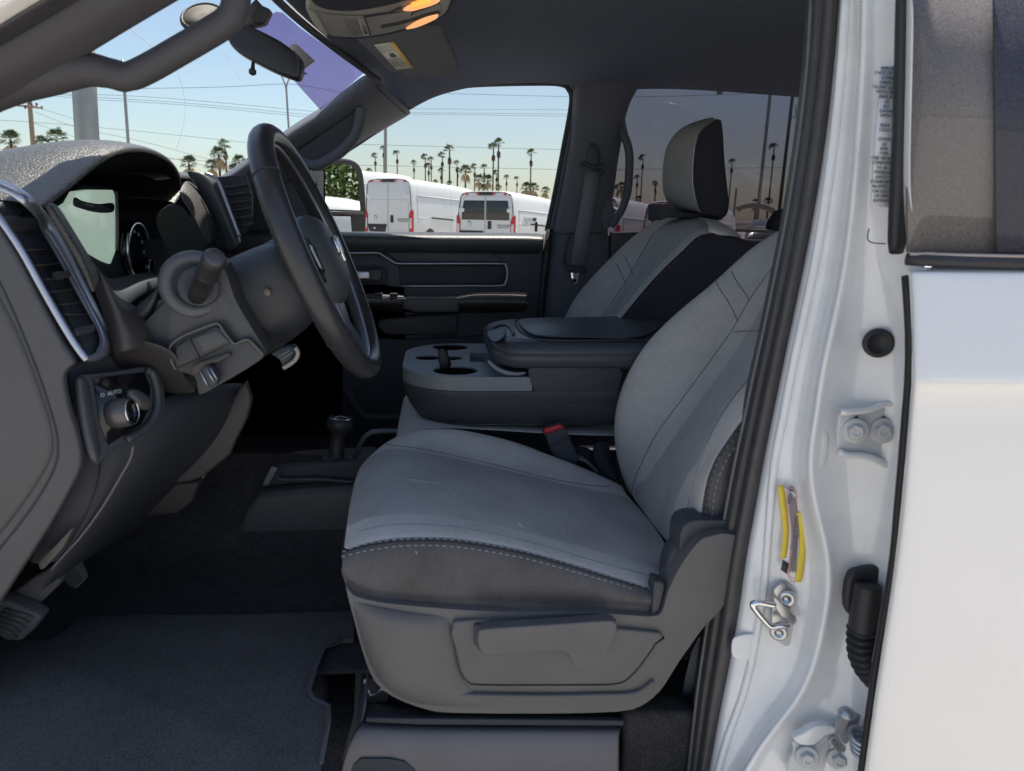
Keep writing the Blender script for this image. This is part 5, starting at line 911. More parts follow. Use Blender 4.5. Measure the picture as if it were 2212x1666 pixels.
# tyre label on the jamb
ly = .8845
lab = patch('tyre_label', [PJ([(668, 716), (690, 850), (712, 1000), (708, 1120), (690, 1210), (685, 1290)], ly), PJ([(700, 722), (722, 860), (745, 1010), (740, 1130), (725, 1210), (735, 1330)], ly-.001), PJ([(800, 760), (815, 880), (835, 1000), (832, 1130), (815, 1280), (800, 1372)], ly-.004)], LABELW, jb, sub=1, solid=.0006)
tube('label_stripe', cr(PJ([(684, 726), (700, 850), (718, 1000), (714, 1110), (700, 1205)], ly-.0015), 4), .0052, YELLOW, lab, seg=6, flat=(1, .12) if 0 else (.12, 1), up=(0, -1, 0))
tube('label_stripe', cr(PJ([(812, 900), (828, 1000), (832, 1100), (822, 1220), (800, 1365)], ly-.0055), 4), .0058, YELLOW, lab, seg=6, flat=(.12, 1), up=(0, -1, 0))
slab('label_black_block', PJ([(700, 1220), (738, 1245), (725, 1312), (685, 1285)], ly-.0028), (0, .0008, 0), INK, lab, bev=0)
tube('label_border', cr(PJ([(735, 740), (770, 745), (785, 790), (800, 950), (812, 1100), (800, 1250), (780, 1360), (750, 1350), (735, 1300), (755, 1150), (755, 1000), (735, 880), (724, 780)], ly-.0042), 3, True), .0007, PINK, lab, closed=True, seg=5)
for k in range(3):
    o_ = k*17; tube('label_print', cr(PJ([(744+o_*.9, 770+o_), (752+o_, 900), (765+o_*.9, 1000), (765+o_*.8, 1120), (748+o_*.9, 1300)], ly-.0048), 3), .0011, mat('print_faint', (.25, .22, .22), .8), lab, seg=4)
for i_, (a, b) in enumerate(((-.35, .12), (.2, .06))):
    pass
text('label_text', 'TIRE AND LOADING', PJ([(775, 1040)], ly-.0055)[0], (.02, -.05, 1), (-1, 0, .02), .0055, mat('print_faint', (.25, .22, .22)), lab)
text('label_text', 'SEATING CAPACITY', PJ([(788, 1120)], ly-.0062)[0], (.0, -.05, 1), (-1, 0, .02), .005, mat('print_faint', (.25, .22, .22)), lab)
text('label_text', 'MFD BY', PJ([(752, 785)], ly-.0045)[0], (.0, -.05, 1), (-1, 0, 0), .008, INK, lab)
# upper text label beside the rear window
ul = slab('specification_label', Py(c6((775, 400), (860, 400), (830, 1250), (712, 1250)), .812), (0, .002, 0), mat('spec_label', (.62, .64, .68), .5), jb, bev=0)
words = ['MFD BY', 'DATE OF MFR', 'GVWR', '10000 LB', 'FRONT GAWR', 'WITH TIRES', 'RIMS AT', 'LB', 'KG', 'GAWR', 'WITH', '', 'REAR', 'COLD', '', 'GVWR', 'LB', 'KPA', 'TYPE', 'THIS VEHICLE', 'CONFORMS', 'TO ALL', 'FEDERAL', 'SAFETY', 'STANDARDS', 'IN EFFECT', 'ON DATE', 'OF MFR', 'SHOWN']
for k, wd in enumerate(words):
    if wd: text('label_text', wd, Py(c6((818-k*1.6, 415+k*28.5)), .8105)[0], (1, 0, 0), (.1, 0, 1), .0052, mat('spec_ink', (.1, .11, .13), .8), ul, sx=1.0)
tube('label_corner_line', cr(Py(c6((700, 1380), (692, 1440), (720, 1465), (800, 1472)), .805), 4), .0008, PMID, ul, seg=5)

# ---- rear door skin ----
cols = [1960, 2000, 2080, 2200, 2420, 2800]
def dl(v, y, first=None): return [P((first if first else interp(edge, v)+4), v+(0), y+.012)] + [P(u, v+(u-1960)*.002, y) for u in cols[1:]]
prof = [(578, .80), (583, .755), (590, .745), (600, .742), (680, .728), (780, .712), (822, .706), (832, .706), (842, .711), (900, .714), (1000, .712), (1200, .715), (1450, .722), (1700, .735), (1850, .75)]
rd = patch('rear_door', [[P(interp(edge, v)+2, v, y+.02), P(interp(edge, v)+6, v, y+.004)]+[P(u, v+(u-1960)*.004, y) for u in (1985, 2080, 2200, 2420, 2900)] for v, y in prof], WHITE, T, sub=2, solid=.003)
tube('door_edge_seal', cr([P(interp(edge, v)-4, v, .775) for v in VV if v > 570], 2), .0055, RUB, rd, seg=8)
tube('door_edge_bead', cr([P(interp(edge, v)-12, v, .785) for v in (600, 720, 834, 900, 1000, 1097, 1193, 1310, 1431)], 2), .0022, mat('bead_tan', (.4, .37, .35), .5), rd, seg=6)
DG = glass('dusty_reflection_glass', (.03, .03, .035), .10, .3, dustcol=(.30, .27, .26), dust=.62, dscale=700)  # brown dust coat also stands for the pale reflection on this window
slab('door_window', [P(1958, -60, .80), P(1961, 200, .79), P(1962, 545, .765), P(2900, 560, .765), P(2900, -60, .80)], (0, .004, 0), DG, rd, bev=0)
DG2 = glass('glass_past_reflection', (.02, .02, .03), .05, .3, dustcol=(.11, .11, .14), dust=.6, dscale=500)
slab('window_reflection_edge', [P(2146, -60, .786), P(2150, 250, .776), P(2153, 545, .752), P(2900, 560, .750), P(2900, -60, .784)], (0, .002, 0), DG2, rd, bev=0)  # dark sheet painted in where the window's reflection stops
tube('window_belt_seal', [P(1958, 560, .757), P(1990, 562, .752), P(2100, 566, .75), P(2300, 572, .75), P(2900, 590, .75)], .0068, RUB, rd, seg=12)
tube('belt_seal_highlight', [P(1966, 549, .752), P(2100, 552, .748), P(2300, 556, .748), P(2900, 570, .748)], .002, mat('seal_grey', (.4, .34, .32), .5), rd, seg=6)
patch('window_run', [Py([(1934, -60), (1932, 200), (1922, 400), (1914, 556)], .80), Py([(1942, -60), (1941, 200), (1932, 400), (1924, 556)], .785), Py([(1955, -60), (1955, 200), (1950, 400), (1944, 556)], .782), Py([(1962, -60), (1963, 200), (1962, 400), (1960, 556)], .80)], RUB, rd, sub=1)
slab('rear_body_side', [(.9, .755, .5), (2.4, .77, .5), (2.4, .77, 1.47), (.9, .755, 1.47)], (0, .03, 0), WHITE, T, bev=.01) if 0 else None
# ======================= OUTSIDE =======================
def gz(x, y):
    t = min(max((y-7)/20, 0), 1); return .72*t*t*(3-2*t)
GR = mat('sunlit_asphalt', (.30, .285, .265), .95, bump=.6, bscale=30, var=.12, vscale=.6, spec=.2)
gx = [-900, -200, -60, -30, -15, -8, -4, 0, 4, 8, 15, 30, 60, 200, 900]; gy = [-600, -60, -20, -8, -3, 0, 3, 7, 10, 13, 16, 19, 22, 25, 28, 40, 80, 300, 1500]
gnd = patch('ground', [[(x, y, gz(x, y)) for x in gx] for y in gy], GR, None, sub=0, solid=0); tag(gnd, kind='structure')

VW = mat('van_white_paint', (.72, .72, .72), .35, coat=.5, spec=.5, var=.04, vscale=1.5)
VG = mat('van_black_trim', (.03, .03, .032), .6)
TL = mat('tail_lamp_red', (.55, .02, .02), .25, spec=.6)
TC = mat('tail_lamp_clear', (.7, .68, .66), .2, spec=.6)
VGL = mat('van_rear_glass', (.025, .027, .03), .12, spec=.7, var=.5, vscale=20)
GAP = mat('panel_gap_grey', (.2, .21, .23), .8)
TYRE = mat('tyre_rubber', (.03, .03, .03), .8)
CAPR = mat('wheel_steel', (.45, .45, .46), .4, metal=.6)
GOLD = mat('badge_grey', (.25, .25, .26), .35, metal=.7)
def van(label, A, B, H=2.52, W=2.05, L=6.3, glassy=False, detail=True, group='white cargo vans parked in the lot', boxy=False):
    r = empty('cargo_van', (0, 0, 0), label, 'van', group)
    def sect(y, h, w, b=.42):
        cxx = W/2; hw = w/2; pts = [(-hw+.03, b), (-hw, b+.25), (-hw, .95), (-hw+.012, 1.35), (-hw+.05, h-.55), (-hw+.085, h-.28), (-hw+.13, h-.12), (-hw+.22, h-.035), (-hw+.5, h-.004), (0, h)]
        pts = pts+[(-x, z) for x, z in pts[-2::-1]]
        return [Vector((cxx+x, y, z)) for x, z in pts]
    st = [(0, H-.03, W-.05), (.03, H-.008, W-.02), (.2, H, W), (L*.35, H+.01, W), (L-2.0, H-.02, W), (L-1.65, H-.10, W-.02), (L-1.0, H-.72 if H > 2.4 else H-.55, W-.03), (L-.75, 1.32, W-.04), (L-.2, 1.12, W-.1), (L, .85, W-.2)]
    rows = [sect(*s) for s in st]
    body = patch('van_body', rows, VW, r, sub=1, solid=.01)
    yb = -.004
    slab('rear_frame', [(.07, .02, .5), (W-.07, .02, .5), (W-.08, .02, 1.4), (W-.16, .02, H-.2), (W-.34, .02, H-.06), (.34, .02, H-.06), (.16, .02, H-.2), (.08, .02, 1.4)], (0, .02, 0), VW, body, bev=.008)
    for s in (0, 1):
        m_ = (lambda x: x) if s == 0 else (lambda x: W-x)
        tp = H-.2
        dr = slab('rear_door', [(m_(.16), 0, .5), (m_(W/2-.008), 0, .5), (m_(W/2-.008), 0, tp+.02), (m_(.30), 0, tp), (m_(.23), 0, tp-.25), (m_(.17), 0, 1.4)], (0, .012, 0), VW, r, bev=.006)
        if detail:
            wz0, wz1 = (1.30, tp-.12)
            if glassy: slab('door_window', [(m_(.20), -.008, wz0), (m_(W/2-.03), -.008, wz0), (m_(W/2-.03), -.008, wz1), (m_(.28), -.008, wz1), (m_(.22), -.008, wz1-.3)], (0, .008, 0), VGL, dr, bev=.003)
            else: tube('door_crease', [Vector((m_(.24), -.003, H-.78)), Vector((m_(W/2-.03), -.003, H-.78))], .004, GAP, dr, seg=4)
            slab('door_hinge', [(m_(.10), -.012, tp-.52), (m_(.30), -.012, tp-.50), (m_(.30), -.012, tp-.38), (m_(.10), -.012, tp-.36)], (0, .03, 0), VW, dr, bev=.01)
        tl_ = slab('tail_lamp', [(m_(.0), -.006, .66), (m_(.135), -.012, .66), (m_(.15), -.012, 1.25), (m_(.10), -.01, 1.42), (m_(.0), -.0, 1.46)], (0, .10, 0), TL, r, bev=.01)
        slab('reversing_lamp', [(m_(.03), -.018, .80), (m_(.12), -.018, .80), (m_(.125), -.018, 1.16), (m_(.03), -.018, 1.18)], (0, .02, 0), TC, tl_, bev=.01)
        slab('bumper_corner', [(m_(-.01), -.03, .44), (m_(.2), -.03, .44), (m_(.2), -.03, .58), (m_(-.01), -.03, .64)], (0, .2, 0), VG, r, bev=.02)
    tube('door_gap', [Vector((W/2, -.002, .5)), Vector((W/2, -.002, H-.19))], .006, GAP, body, seg=4)
    slab('bumper_step', [(.2, -.05, .42), (W-.2, -.05, .42), (W-.2, -.05, .54), (.2, -.05, .54)], (0, .2, 0), VG, r, bev=.02)
    if detail:
        slab('door_pull', [(W/2+.10, -.02, 1.0), (W/2+.24, -.02, 1.0), (W/2+.24, -.02, 1.27), (W/2+.10, -.02, 1.27)], (0, .03, 0), VG, r, bev=.03)
        pr = slab('plate_recess', [(.22, -.014, .66), (W/2-.13, -.014, .66), (W/2-.06, -.014, .90), (.14, -.014, .90)], (0, .02, 0), VG, r, bev=.01)
        slab('plate_light_bar', [(.14, -.03, .90), (W/2-.06, -.03, .90), (W/2-.06, -.03, .94), (.14, -.03, .94)], (0, .03, 0), VG, pr, bev=.004)
        slab('plate_bracket_hole', [(.42, -.02, .76), (.5, -.02, .76), (.5, -.02, .82), (.42, -.02, .82)], (0, .004, 0), LABELW, pr, bev=.002)
        lp = slab('high_brake_lamp', [(W/2-.28, -.012, H-.15), (W/2+.28, -.012, H-.15), (W/2+.24, -.012, H-.06), (W/2-.24, -.012, H-.06)], (0, .04, 0), VG, r, bev=.01)
        for xx in (W/2-.3, W/2+.3, W/2-.72, W/2+.72): slab('marker_lamp', [(xx-.06, -.016, H-.14), (xx+.06, -.016, H-.14), (xx+.05, -.016, H-.08), (xx-.05, -.016, H-.08)], (0, .03, 0), TL, r, bev=.01)
        em_ = slab('van_emblem', [(.50+.075*math.sin(a)*(1 if math.cos(a) > -.3 else .7), -.012, 1.17+.095*math.cos(a)) for a in [2*math.pi*i/16 for i in range(16)]], (0, .01, 0), GOLD, r, bev=.004)
        slab('emblem_face', [(.47, -.018, 1.20), (.5, -.018, 1.24), (.53, -.018, 1.20), (.515, -.018, 1.10), (.485, -.018, 1.10)], (0, .008, 0), CHROME, em_, bev=.002)
        for s in (-1, 1): tube('emblem_horn', [Vector((.5+s*.02, -.02, 1.22)), Vector((.5+s*.055, -.02, 1.20)), Vector((.5+s*.05, -.02, 1.14))], .011, CHROME, em_, seg=6)
        text('badge_lettering', 'PROMASTER', (W-.40, -.014, 1.12), (1, 0, 0), (0, 0, 1), .085, GOLD, r, ext=.004)
        tube('badge_bar', [Vector((W-.62, -.006, 1.055)), Vector((W-.2, -.006, 1.055))], .012, GOLD, r, seg=4)
        # right side pressings
        for nm_, pts, rr_ in (('side_groove', [(.35, H-.62), (L-2.2, H-.60)], .028), ('side_panel_line', [(.35, 1.22), (1.1, 1.2)], .014), ('side_panel_line', [(2.95, 1.16), (L-2.3, 1.14)], .014), ('lower_crease', [(.5, .8), (1.0, .79)], .01), ('lower_crease', [(2.4, .82), (L-2.2, .8)], .01)):
            xo = W-.005 if pts[0][1] < 1.4 else W-.035
            tube(nm_, [Vector((xo, a, b)) for a, b in pts], rr_, VW if 'groove' not in nm_ else mat('van_groove', (.5, .52, .55), .5), body, seg=6, flat=(1, .35))
        tube('side_seam', [Vector((W-.001, .38, .95)), Vector((W-.012, .38, 1.5)), Vector((W-.05, .38, H-.6)), Vector((W-.08, .38, H-.3))], .005, GAP, body, seg=4)
        for yy in (2.9, L-2.25): tube('side_seam', [Vector((W+.001, yy, .6)), Vector((W-.0, yy, 1.1)), Vector((W-.045, yy, H-.6)), Vector((W-.085, yy, H-.26))], .006, GAP, body, seg=4)
        tube('sliding_door_rail', [Vector((W, 1.35, 1.23)), Vector((W, 3.05, 1.2))], .03, VG, r, seg=8, flat=(1, .4))
        for xx in (.0, W):
            for yy in (1.25, L-1.25):
                wh = lathe('wheel', (xx-.14 if xx else .14, yy, .36), (1 if xx else -1, 0, 0), [(.2, -.1), (.35, -.1), (.36, 0), (.35, .1), (.23, .11), (.22, .09)], TYRE, r, seg=28)
                lathe('wheel_disc', (xx-.14 if xx else .14, yy, .36), (1 if xx else -1, 0, 0), [(.22, .05), (.2, .085), (.1, .08), (.06, .1)], CAPR, wh, seg=20)
                lathe('wheel_arch', (xx-.02 if xx else .02, yy, .40), (1 if xx else -1, 0, 0), [(.44, -.0), (.44, .024), (.40, .024)], PLOW, body, seg=28)
    A, B = Vector(A), Vector(B); f_ = (B-A).normalized(); ri = f_.cross(Vector((0, 0, 1))).normalized(); u_ = ri.cross(f_)
    M3 = Matrix(((ri.x, f_.x, u_.x), (ri.y, f_.y, u_.y), (ri.z, f_.z, u_.z)))
    off = A - M3 @ Vector((W-.1, 0, H-.05)); r.matrix_world = Matrix.Translation(off) @ M3.to_4x4()
    return r
van('tall white van with plain windowless back doors behind the mirror', P(886, 387, 27), P(1043, 411, 32), H=2.6, L=6.9, W=2.12)
van('low white van with two dark rear door windows', P(1108, 415.5, 24.2), P(1240, 439, 29.4), H=2.26, glassy=True, W=2.2)
v1 = van('tallest white van, only its roof showing behind the windowless van', P(768, 369, 33), P(897, 380.5, 39.5), H=3.0, detail=True, L=8.4)
van('white van beyond the grab handle, seen through tinted glass left of the headrest', P(1335, 427, 21.5), P(1427, 445, 24.6), H=2.3)
van('white van cab right of the passenger headrest, seen through tinted glass', P(1528, 438, 21), P(1600, 455, 25.8), H=2.3, glassy=True)

# low dark parked pickup at the right edge of the tinted window
pk = empty('parked_pickup', (0, 0, 0), 'dark low vehicle beyond the last van in the tinted window', 'pickup truck')
patch('body', [Py(pts, y) for pts, y in (((( 1612, 497), (1620, 478), (1640, 470), (1700, 474), (1790, 480)), 17.5), (((1612, 500), (1618, 482), (1640, 474), (1700, 478), (1790, 484)), 15.5), (((1606, 520), (1615, 520), (1640, 525), (1700, 530), (1790, 535)), 15.3))], mat('dark_car_paint', (.05, .05, .055), .3, coat=.6), pk, sub=1)
tube('body_moulding', Py([(1612, 494), (1700, 497), (1790, 501)], 15.2), .05, mat('moulding_grey', (.2, .2, .2)), pk, seg=6)
arc = tube('entrance_arch', cr(Py(cH((1270, 960), (1300, 943), (1340, 935), (1380, 933), (1430, 943), (1480, 966), (1512, 1000), (1525, 1030)), 60), 5), .27, mat('arch_tan', (.3, .27, .24), .8), None, seg=10, flat=(1, 1))
tag(arc, 'tan curved arch rising over the far end of the lot', 'arch')
frw = slab('far_building', [P(1560, 478, 110), P(1790, 481, 110), P(1790, 490, 110), P(1560, 488, 110)], (0, 8, 0), mat('pale_wall', (.55, .52, .48), .8), None, bev=0)
tag(frw, 'long pale low building on the horizon under the arch', 'building')

# ---- palms ----
TR1 = mat('palm_trunk_brown', (.085, .065, .05), .95, var=.25, vscale=2)
FG = mat('palm_frond_green', (.075, .105, .045), .7, var=.35, vscale=1.2)
FD = mat('palm_dead_frond', (.52, .38, .2), .9, var=.3, vscale=1.5)
FD2 = mat('palm_skirt_brown', (.10, .065, .042), .95, var=.3, vscale=1.5)
def fan(vs_, fs, c, d, size, blades, rng, droop=.3, w=.045):
    d = d.normalized(); s = d.cross(Vector((0, 0, 1))); s = s.normalized() if s.length > .1 else Vector((1, 0, 0)); n = s.cross(d)
    st = c + d*size*.55; b0 = len(vs_)
    vs_ += [c-s*.015, c+s*.015, st+s*.015, st-s*.015]; fs.append((b0, b0+1, b0+2, b0+3))
    for k in range(blades):
        a = (k/(blades-1)-.5)*2.3; e = (d*math.cos(a)+s*math.sin(a)); L = size*(.62+.12*rng.random())*(1-.15*abs(a))
        p0 = st; p1 = st+e*L*.6+Vector((0, 0, -droop*.12*size)); p2 = st+e*L+Vector((0, 0, -droop*.5*size))
        q = e.cross(n).normalized()*w*size; i = len(vs_); vs_ += [p0-q*.4, p0+q*.4, p1+q, p1-q, p2]; fs += [(i, i+1, i+2, i+3), (i+3, i+2, i+4)]
def make_palm(kind, seed, wind):
    rng = random.Random(seed); H = 1.0; r = empty('palm_tree', (0, 0, 0), 'x x x x', 'palm tree', 'palm trees on the skyline')
    hh = 22 if kind == 'tall' else 14
    bend = rng.uniform(-.5, .5)
    tp = [Vector((bend*math.sin(z/hh*math.pi*.7)+.0, rng.uniform(-.02, .02), z)) for z in [hh*i/9-3 for i in range(10)]]
    tube('trunk', tp, [.24-.10*i/9 for i in range(10)] if kind == 'tall' else [.28-.06*i/9 for i in range(10)], TR1, r, seg=8)
    top = tp[-1]; vs_, fs = [], []
    n = 30 if kind == 'tall' else 46
    for i in range(n):
        a = rng.uniform(0, 6.283); e = rng.uniform(-.25, 1.35) if kind == 'tall' else rng.uniform(-.4, 1.4)
        d = Vector((math.cos(a)*math.cos(e), math.sin(a)*math.cos(e), math.sin(e))) + Vector((wind, 0, .12))
        fan(vs_, fs, top, d, rng.uniform(1.0, 1.5) if kind == 'tall' else rng.uniform(1.5, 2.1), 7, rng, .45, .05)
    mesh('crown', vs_, fs, FG, r, smooth=False)
    vs_, fs = [], []
    if kind == 'tall':
        for i in range(34):
            a = rng.uniform(0, 6.283); z = rng.uniform(-1.9, -1.0); d = Vector((math.cos(a)*.45, math.sin(a)*.45, -1))
            fan(vs_, fs, top+Vector((0, 0, z)), d, rng.uniform(.5, .85), 5, rng, .6, .08)
        mesh('dead_skirt', vs_, fs, FD2, r, smooth=False)
    else:
        for i in range(30):
            a = rng.uniform(0, 6.283); z = rng.uniform(-.9, -.1); d = Vector((math.cos(a)*1.0, math.sin(a)*1.0, -.55-rng.random()))
            fan(vs_, fs, top+Vector((0, 0, z)), d, rng.uniform(1.2, 2.2), 7, rng, 1.2, .03)
        mesh('dead_skirt', vs_, fs, FD, r, smooth=False)
    r['_h'] = hh-3; return r
protos = {}
for kind, ns in (('tall', 4), ('bushy', 3)):
    for k in range(ns): protos[kind, k] = [make_palm(kind, 31*k+(7 if kind == 'tall' else 3), (-.5 if k % 2 else -.75) if kind == 'tall' else .0), 0]
def copy_tree(o, parent=None):
    c = o.copy(); COL.objects.link(c)
    if parent: c.parent = parent
    for ch in [x for x in o.children]: copy_tree(ch, c)
    return c
def place_palm(i, kind, u, v, depth, label, scale=1.0, dtop=1.3):
    k = i % (4 if kind == 'tall' else 3); pr = protos[kind, k]
    o = pr[0] if pr[1] == 0 else copy_tree(pr[0]); pr[1] += 1
    top = P(u, v, depth); H = top.z-gz(0, depth)-dtop*scale
    sz = scale; o.scale = (sz, sz, sz)
    o.location = (top.x, depth, top.z-(dtop+(19 if kind == 'tall' else 11))*sz)
    o.rotation_euler = (0, 0, random.uniform(-.5, .5)); o['label'] = label
    return o
def tv(x, y): return (542.157+x*.31892, y*.31892)
tallL = [(845, 1030, .85, 'thin palm just left of the grey light pole, above the mirror side van'), (895, 980, .8, 'palm half hidden behind the grey light pole in the side window'), (985, 1012, .9, 'lone thin palm above the roof end of the hidden tallest van'),
 (1110, 1082, .8, 'thin palm above the middle of the windowless van roof, shorter one'), (1185, 1037, .95, 'taller left palm of the close trio above the windowless van'), (1201, 1095, .85, 'lowest middle palm of the close trio above the windowless van'), (1217, 1055, .9, 'right palm of the close trio above the windowless van'),
 (1295, 1135, .8, 'short palm whose tuft sits against its taller neighbour trunk'), (1300, 1023, 1.0, 'thin palm standing left of the broad topped tall palm'), (1341, 970, 1.35, 'tall palm with the broad open crown above the windowless van'),
 (1393, 1080, .85, 'thin palm with a shorter twin on its right, left of the bushy one'), (1407, 1132, .7, 'shorter right twin palm beside the thin palm'), (1520, 1103, .9, 'thin palm right of the single bushy palm'), (1578, 1106, .9, 'thin palm rising between two bushy palms'),
 (1638, 960, 1.25, 'second tallest palm, left of the tallest'), (1690, 932, 1.3, 'tallest palm in the side window'), (1667, 1147, .8, 'short thin palm between the two tallest trunks'), (1730, 1180, .75, 'small thin palm right of the tallest palm'), (1800, 1190, .7, 'smallest thin palm above the windowed van'), (1909, 1005, 1.15, 'tall thin palm nearest the rear edge of the side window')]
n_i = 0
for x, y, s, l in tallL: place_palm(n_i, 'tall', *tv(x, y), 250, l, s*1.25); n_i += 1
bL = [(800, 1143, .55, 'palm top peeking over the tallest van roof by the mirror'), (1250, 1220, .45, 'low palm top peeking over the windowless van roof, left one'), (1345, 1228, .5, 'low palm top at the foot of the broad topped tall palm'), (1455, 1125, 1.0, 'bushy palm with hanging tan skirt standing alone between thin palms'), (1550, 1187, .85, 'bushy palm, left one of the pair over the vans'), (1604, 1190, .85, 'bushy palm, right one of the pair over the vans'), (1580, 1252, .6, 'low bushy palm crown under the bushy pair'), (1678, 1253, .6, 'low bushy palm between the tallest trunks'), (1863, 1240, .85, 'bushy palm left of the tall thin palm near the window edge'), (1916, 1245, .9, 'bushy palm at the foot of the tall thin palm near the window edge'), (2000, 1268, .75, 'bushy palm at the far rear corner of the side window'), (1845, 1298, .4, 'tiny palm crown just over the windowed van roof')]
for x, y, s, l in bL: place_palm(n_i, 'bushy', *tv(x, y), 200, l, s*1.0); n_i += 1
for a, s, l in (((705, 625), 1.0, 'tallest palm left of the headrest in the tinted window'), ((665, 745), .9, 'middle palm right of the pillar handle in the tinted window'), ((773, 783), .8, 'left palm of the short pair next to the headrest'), ((785, 800), .75, 'right palm of the short pair next to the headrest'), ((550, 808), .8, 'palm seen through the hole of the pillar handle'), ((1237, 650), 1.0, 'palm touching the right edge of the headrest'), ((1490, 553), 1.25, 'tall palm between the two right poles in the tinted window')):
    place_palm(n_i, 'tall', *cH(a)[0], 250, l, s*1.25); n_i += 1
for a, s, l in (((577, 800), .8, 'bushy palm inside the hole of the pillar handle'), ((675, 882), .6, 'small bushy palm over the van left of the headrest'), ((1385, 902), .8, 'dark bushy palm behind the leaning pole, above the arch'), ((1460, 893), .8, 'bushy palm right of the leaning pole in the tinted window')):
    place_palm(n_i, 'bushy', *cH(a)[0], 200, l, s); n_i += 1
for a, s, d, l in (((60, 855), 1.0, 130, 'leftmost bushy palm in the windshield'), ((270, 890), .8, 130, 'lower bushy palm just right of the wooden pole'), ((370, 845), 1.0, 130, 'bushy palm between the wooden pole and the thick grey pole'), ((1220, 1018), 1.0, 150, 'bushy palm just right of the instrument hood'), ((1417, 960), 1.0, 150, 'bushy palm with dark green top left of the steering wheel'), ((1380, 1038), .85, 150, 'low bushy palm left under the dark topped palm'), ((1510, 1070), .8, 150, 'low bushy palm between the thin palm and the wheel rim'), ((1550, 1013), .9, 150, 'bushy palm cut by the steering wheel rim')):
    place_palm(n_i, 'bushy', *c0(a)[0], d, l, s*.95); n_i += 1
place_palm(0, 'tall', *c0((1460, 893))[0], 150, 'thin tall palm left of the steering wheel rim', 1.05)

# ---- poles and wires ----
PG = mat('galvanised_pole', (.2, .22, .23), .5, metal=.2)
WOOD = mat('pole_wood', (.24, .17, .12), .9, var=.2, vscale=3, stretch=(1, 1, .1))
WIRE = mat('cable_black', (.05, .055, .06), .7)
def pole(name, top, bot, y, r0, r1, m, label, cat='light pole', seg=12, up=2.0):
    a, b = P(*top, y), P(*bot, y); d = (a-b).normalized(); a2 = a+d*up; b2 = b-d*((b.z-gz(0, y)+.2)/d.z)
    o = tube(name, [b2, a, a2], [r0, r1, r1], m, None, seg=seg); tag(o, label, cat); return o
def k0_(x, y): return c0((x, y))[0]
up1 = pole('utility_pole', k0_(190, 640), k0_(215, 945), 60, .19, .15, WOOD, 'brown wooden utility pole with a crossarm left in the windshield', 'utility pole')
tube('crossarm', [P(*k0_(115, 685), 60), P(*k0_(245, 692), 59.5)], .07, WOOD, up1, seg=6)
tube('crossarm', [P(*k0_(150, 690), 61), P(*k0_(275, 702), 58.5)], .06, WOOD, up1, seg=6)
for x, y in ((120, 678), (165, 706), (238, 684), (272, 705), (205, 684)): lathe('insulator', P(*k0_(x, y), 59.6), (0, 0, 1), [(.06, 0), (.09, .12), (.05, .2)], WIRE, up1, seg=8)
bgp = pole('square_sign_post', k0_(548, 600), k0_(566, 925), 22, .33, .33, mat('sign_post_grey', (.22, .24, .25), .6, var=.1, vscale=3), 'thick square grey post rising behind the instrument hood', 'post', seg=4)
pole('light_pole', k0_(807, 585), k0_(830, 910), 55, .11, .10, PG, 'slim grey pole right of the thick grey post')
fk = pole('street_light', k0_(1855, 570), k0_(1871, 835), 50, .08, .06, PG, 'thin grey pole forking at its top below the inside mirror', 'street light', up=.1)
tube('lamp_arm', cr([P(*k0_(1855, 580), 50), P(*k0_(1845, 540), 50), P(*k0_(1825, 490), 50), P(*k0_(1812, 440), 50)], 4), .05, PG, fk, seg=8)
tube('lamp_arm', cr([P(*k0_(1855, 580), 50), P(*k0_(1862, 540), 50), P(*k0_(1878, 505), 50), P(*k0_(1900, 470), 50)], 4), .045, PG, fk, seg=8)
pole('light_pole', cF((911, 700))[0], cF((911, 1175))[0], 50, .105, .10, PG, 'slim grey pole standing behind the vans in the passenger window', up=6)
pole('light_pole', cH((1470, 240))[0], cH((1382, 1062))[0], 34, .085, .075, PG, 'leaning grey pole in front of the arch in the tinted window', up=4)
lp2 = pole('utility_pole', cH((1606, 240))[0], cH((1518, 1000))[0], 40, .10, .085, mat('dark_pole', (.06, .055, .05), .8), 'dark pole with a side bracket beside the door frame', 'utility pole', up=4)
tube('side_bracket', Py(cH((1594, 405), (1622, 406), (1622, 330)), 40), .03, WIRE, lp2, seg=6)
pole('light_pole', cH((1263, 838))[0], cH((1252, 945))[0], 60, .09, .08, PG, 'short grey pole right of the headrest', up=.05)
def wire(pts, y, r=.02, label='x'):
    o = tube('overhead_wire', cr(Py(pts, y), 4), r, WIRE, None, seg=5); tag(o, label, 'cable', 'overhead wires'); return o
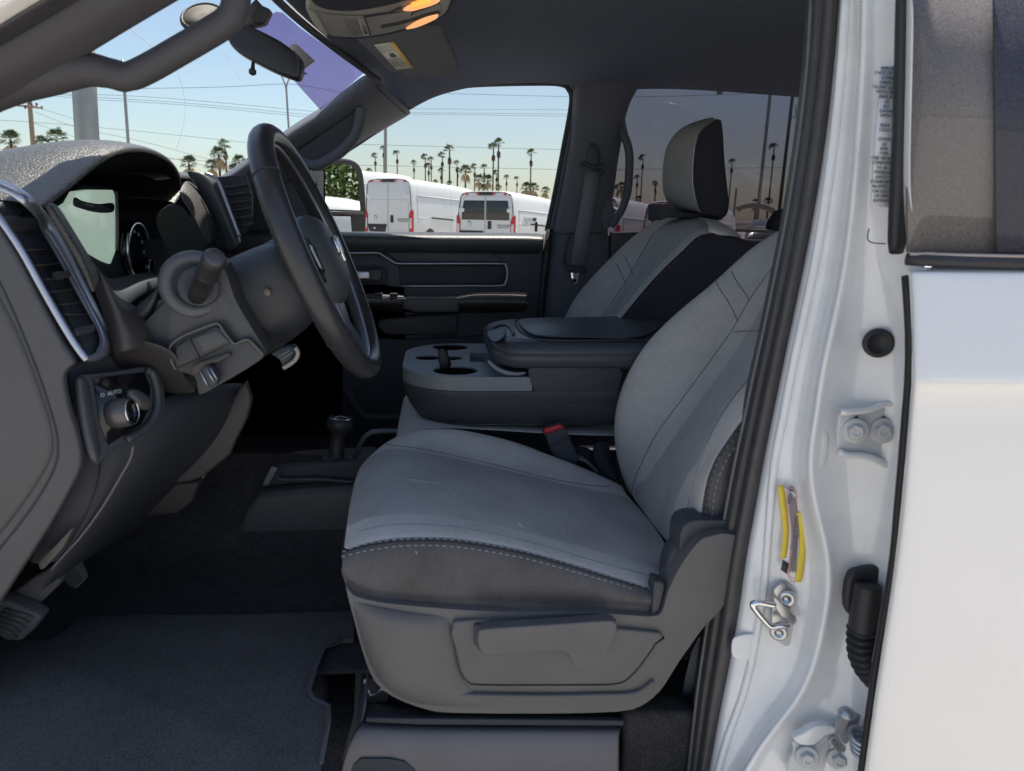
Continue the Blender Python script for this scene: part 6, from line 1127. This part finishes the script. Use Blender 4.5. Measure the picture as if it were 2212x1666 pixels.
WL = [(c0((860, 574), (1400, 566), (1840, 545), (2000, 562), (2210, 600), (2600, 690)), 50, 'top wire meeting the forked pole in the windshield'),
 (c0((-200, 590), (330, 607), (840, 622), (1300, 655), (2020, 722), (2400, 760)), 60, 'upper wire of the middle three in the windshield'), (c0((240, 600), (600, 630), (1200, 668), (1990, 743), (2400, 780)), 60, 'middle wire of the three in the windshield'), (c0((350, 622), (600, 645), (1200, 682), (1960, 757), (2400, 800)), 60, 'lower wire of the middle three in the windshield'),
 (c0((-200, 770), (190, 791), (800, 842), (1540, 918), (1900, 960)), 61, 'long wire crossing low behind the thick grey post'), (c0((250, 702), (400, 745), (510, 785), (620, 830)), 60, 'wire sagging from the crossarm, upper one'), (c0((225, 725), (510, 830), (900, 912), (1400, 1045), (1700, 1120)), 60, 'wire falling from the wooden pole to the dash'), (c0((215, 795), (510, 895), (900, 980), (1400, 1090)), 60, 'lowest wire falling from the wooden pole'), (c0((-200, 990), (80, 970), (1180, 1035), (1550, 1055), (1800, 1060)), 62, 'flat wire low across the bushy palms'),
 (cF((1000, 610), (1235, 630), (2155, 655), (2500, 655)), 55, 'highest wire in the passenger window'), (cF((700, 730), (1000, 737), (2140, 744), (2500, 745)), 55, 'upper of three close wires in the passenger window'), (cF((700, 756), (970, 762), (2130, 773), (2500, 778)), 55, 'middle of three close wires in the passenger window'), (cF((700, 764), (975, 772), (2130, 787), (2500, 792)), 55, 'bottom of three close wires in the passenger window'), (cF((600, 972), (725, 978), (2080, 1013), (2500, 1020)), 55, 'wire crossing the tall palm crowns in the passenger window'), (cF((600, 1116), (765, 1120), (2050, 1148), (2500, 1156)), 55, 'lowest wire just above the vans'),
 (cH((300, 282), (650, 282), (1100, 272), (1700, 248)), 45, 'wire along the top of the tinted window'), (cH((300, 716), (600, 720), (1250, 712), (1700, 708)), 45, 'wire behind the headrest in the tinted window')]
for a, y, l in WL: wire(a, y, .011 if 'close' in l else .014, l)

# ---- behind the camera and to the rear corner: what the mirror and the paint reflect ----
tree = empty('leafy_tree', (14.5, 8.0, 0), 'green leafy tree reflected in the towing mirror', 'tree')
rng = random.Random(5); vs_, fs = [], []
for i in range(26000):
    c = Vector((14.5+rng.gauss(0, 2.6), 8.0+rng.gauss(0, 1.9), 3.4+rng.gauss(0, 1.5)))
    if c.z < 1.2: continue
    a = Vector((rng.uniform(-1, 1), rng.uniform(-1, 1), rng.uniform(-1, 1))).normalized()*.075; b = a.orthogonal().normalized()*.05; k = len(vs_)
    vs_ += [c-a, c+b, c+a, c-b]; fs.append((k, k+1, k+2, k+3))
mesh('crown', vs_, fs, mat('leaf_green', (.045, .075, .015), .9, var=.5, vscale=.8, spec=.08), tree, smooth=False)
tube('trunk', [Vector((14.5, 8, 0)), Vector((14.4, 8, 1.6)), Vector((14.6, 8.1, 3.4))], [.22, .17, .1], WOOD, tree, seg=10)
van('white SUV reflected at the foot of the tree in the towing mirror', (6.9, 4.1, 1.74), (5.1, 8.5, 1.74), H=1.74, W=1.9, L=3.8, detail=False, group='vehicles behind the truck')  # SUV, built from the van shape
van('white van added behind the camera for its reflection in the rear door paint', (3.4, -6.0, 2.3), (9.5, -5.2, 2.3), H=2.3, detail=False, group='vehicles behind the truck')  # unseen van, put in for its white reflection and bounce light
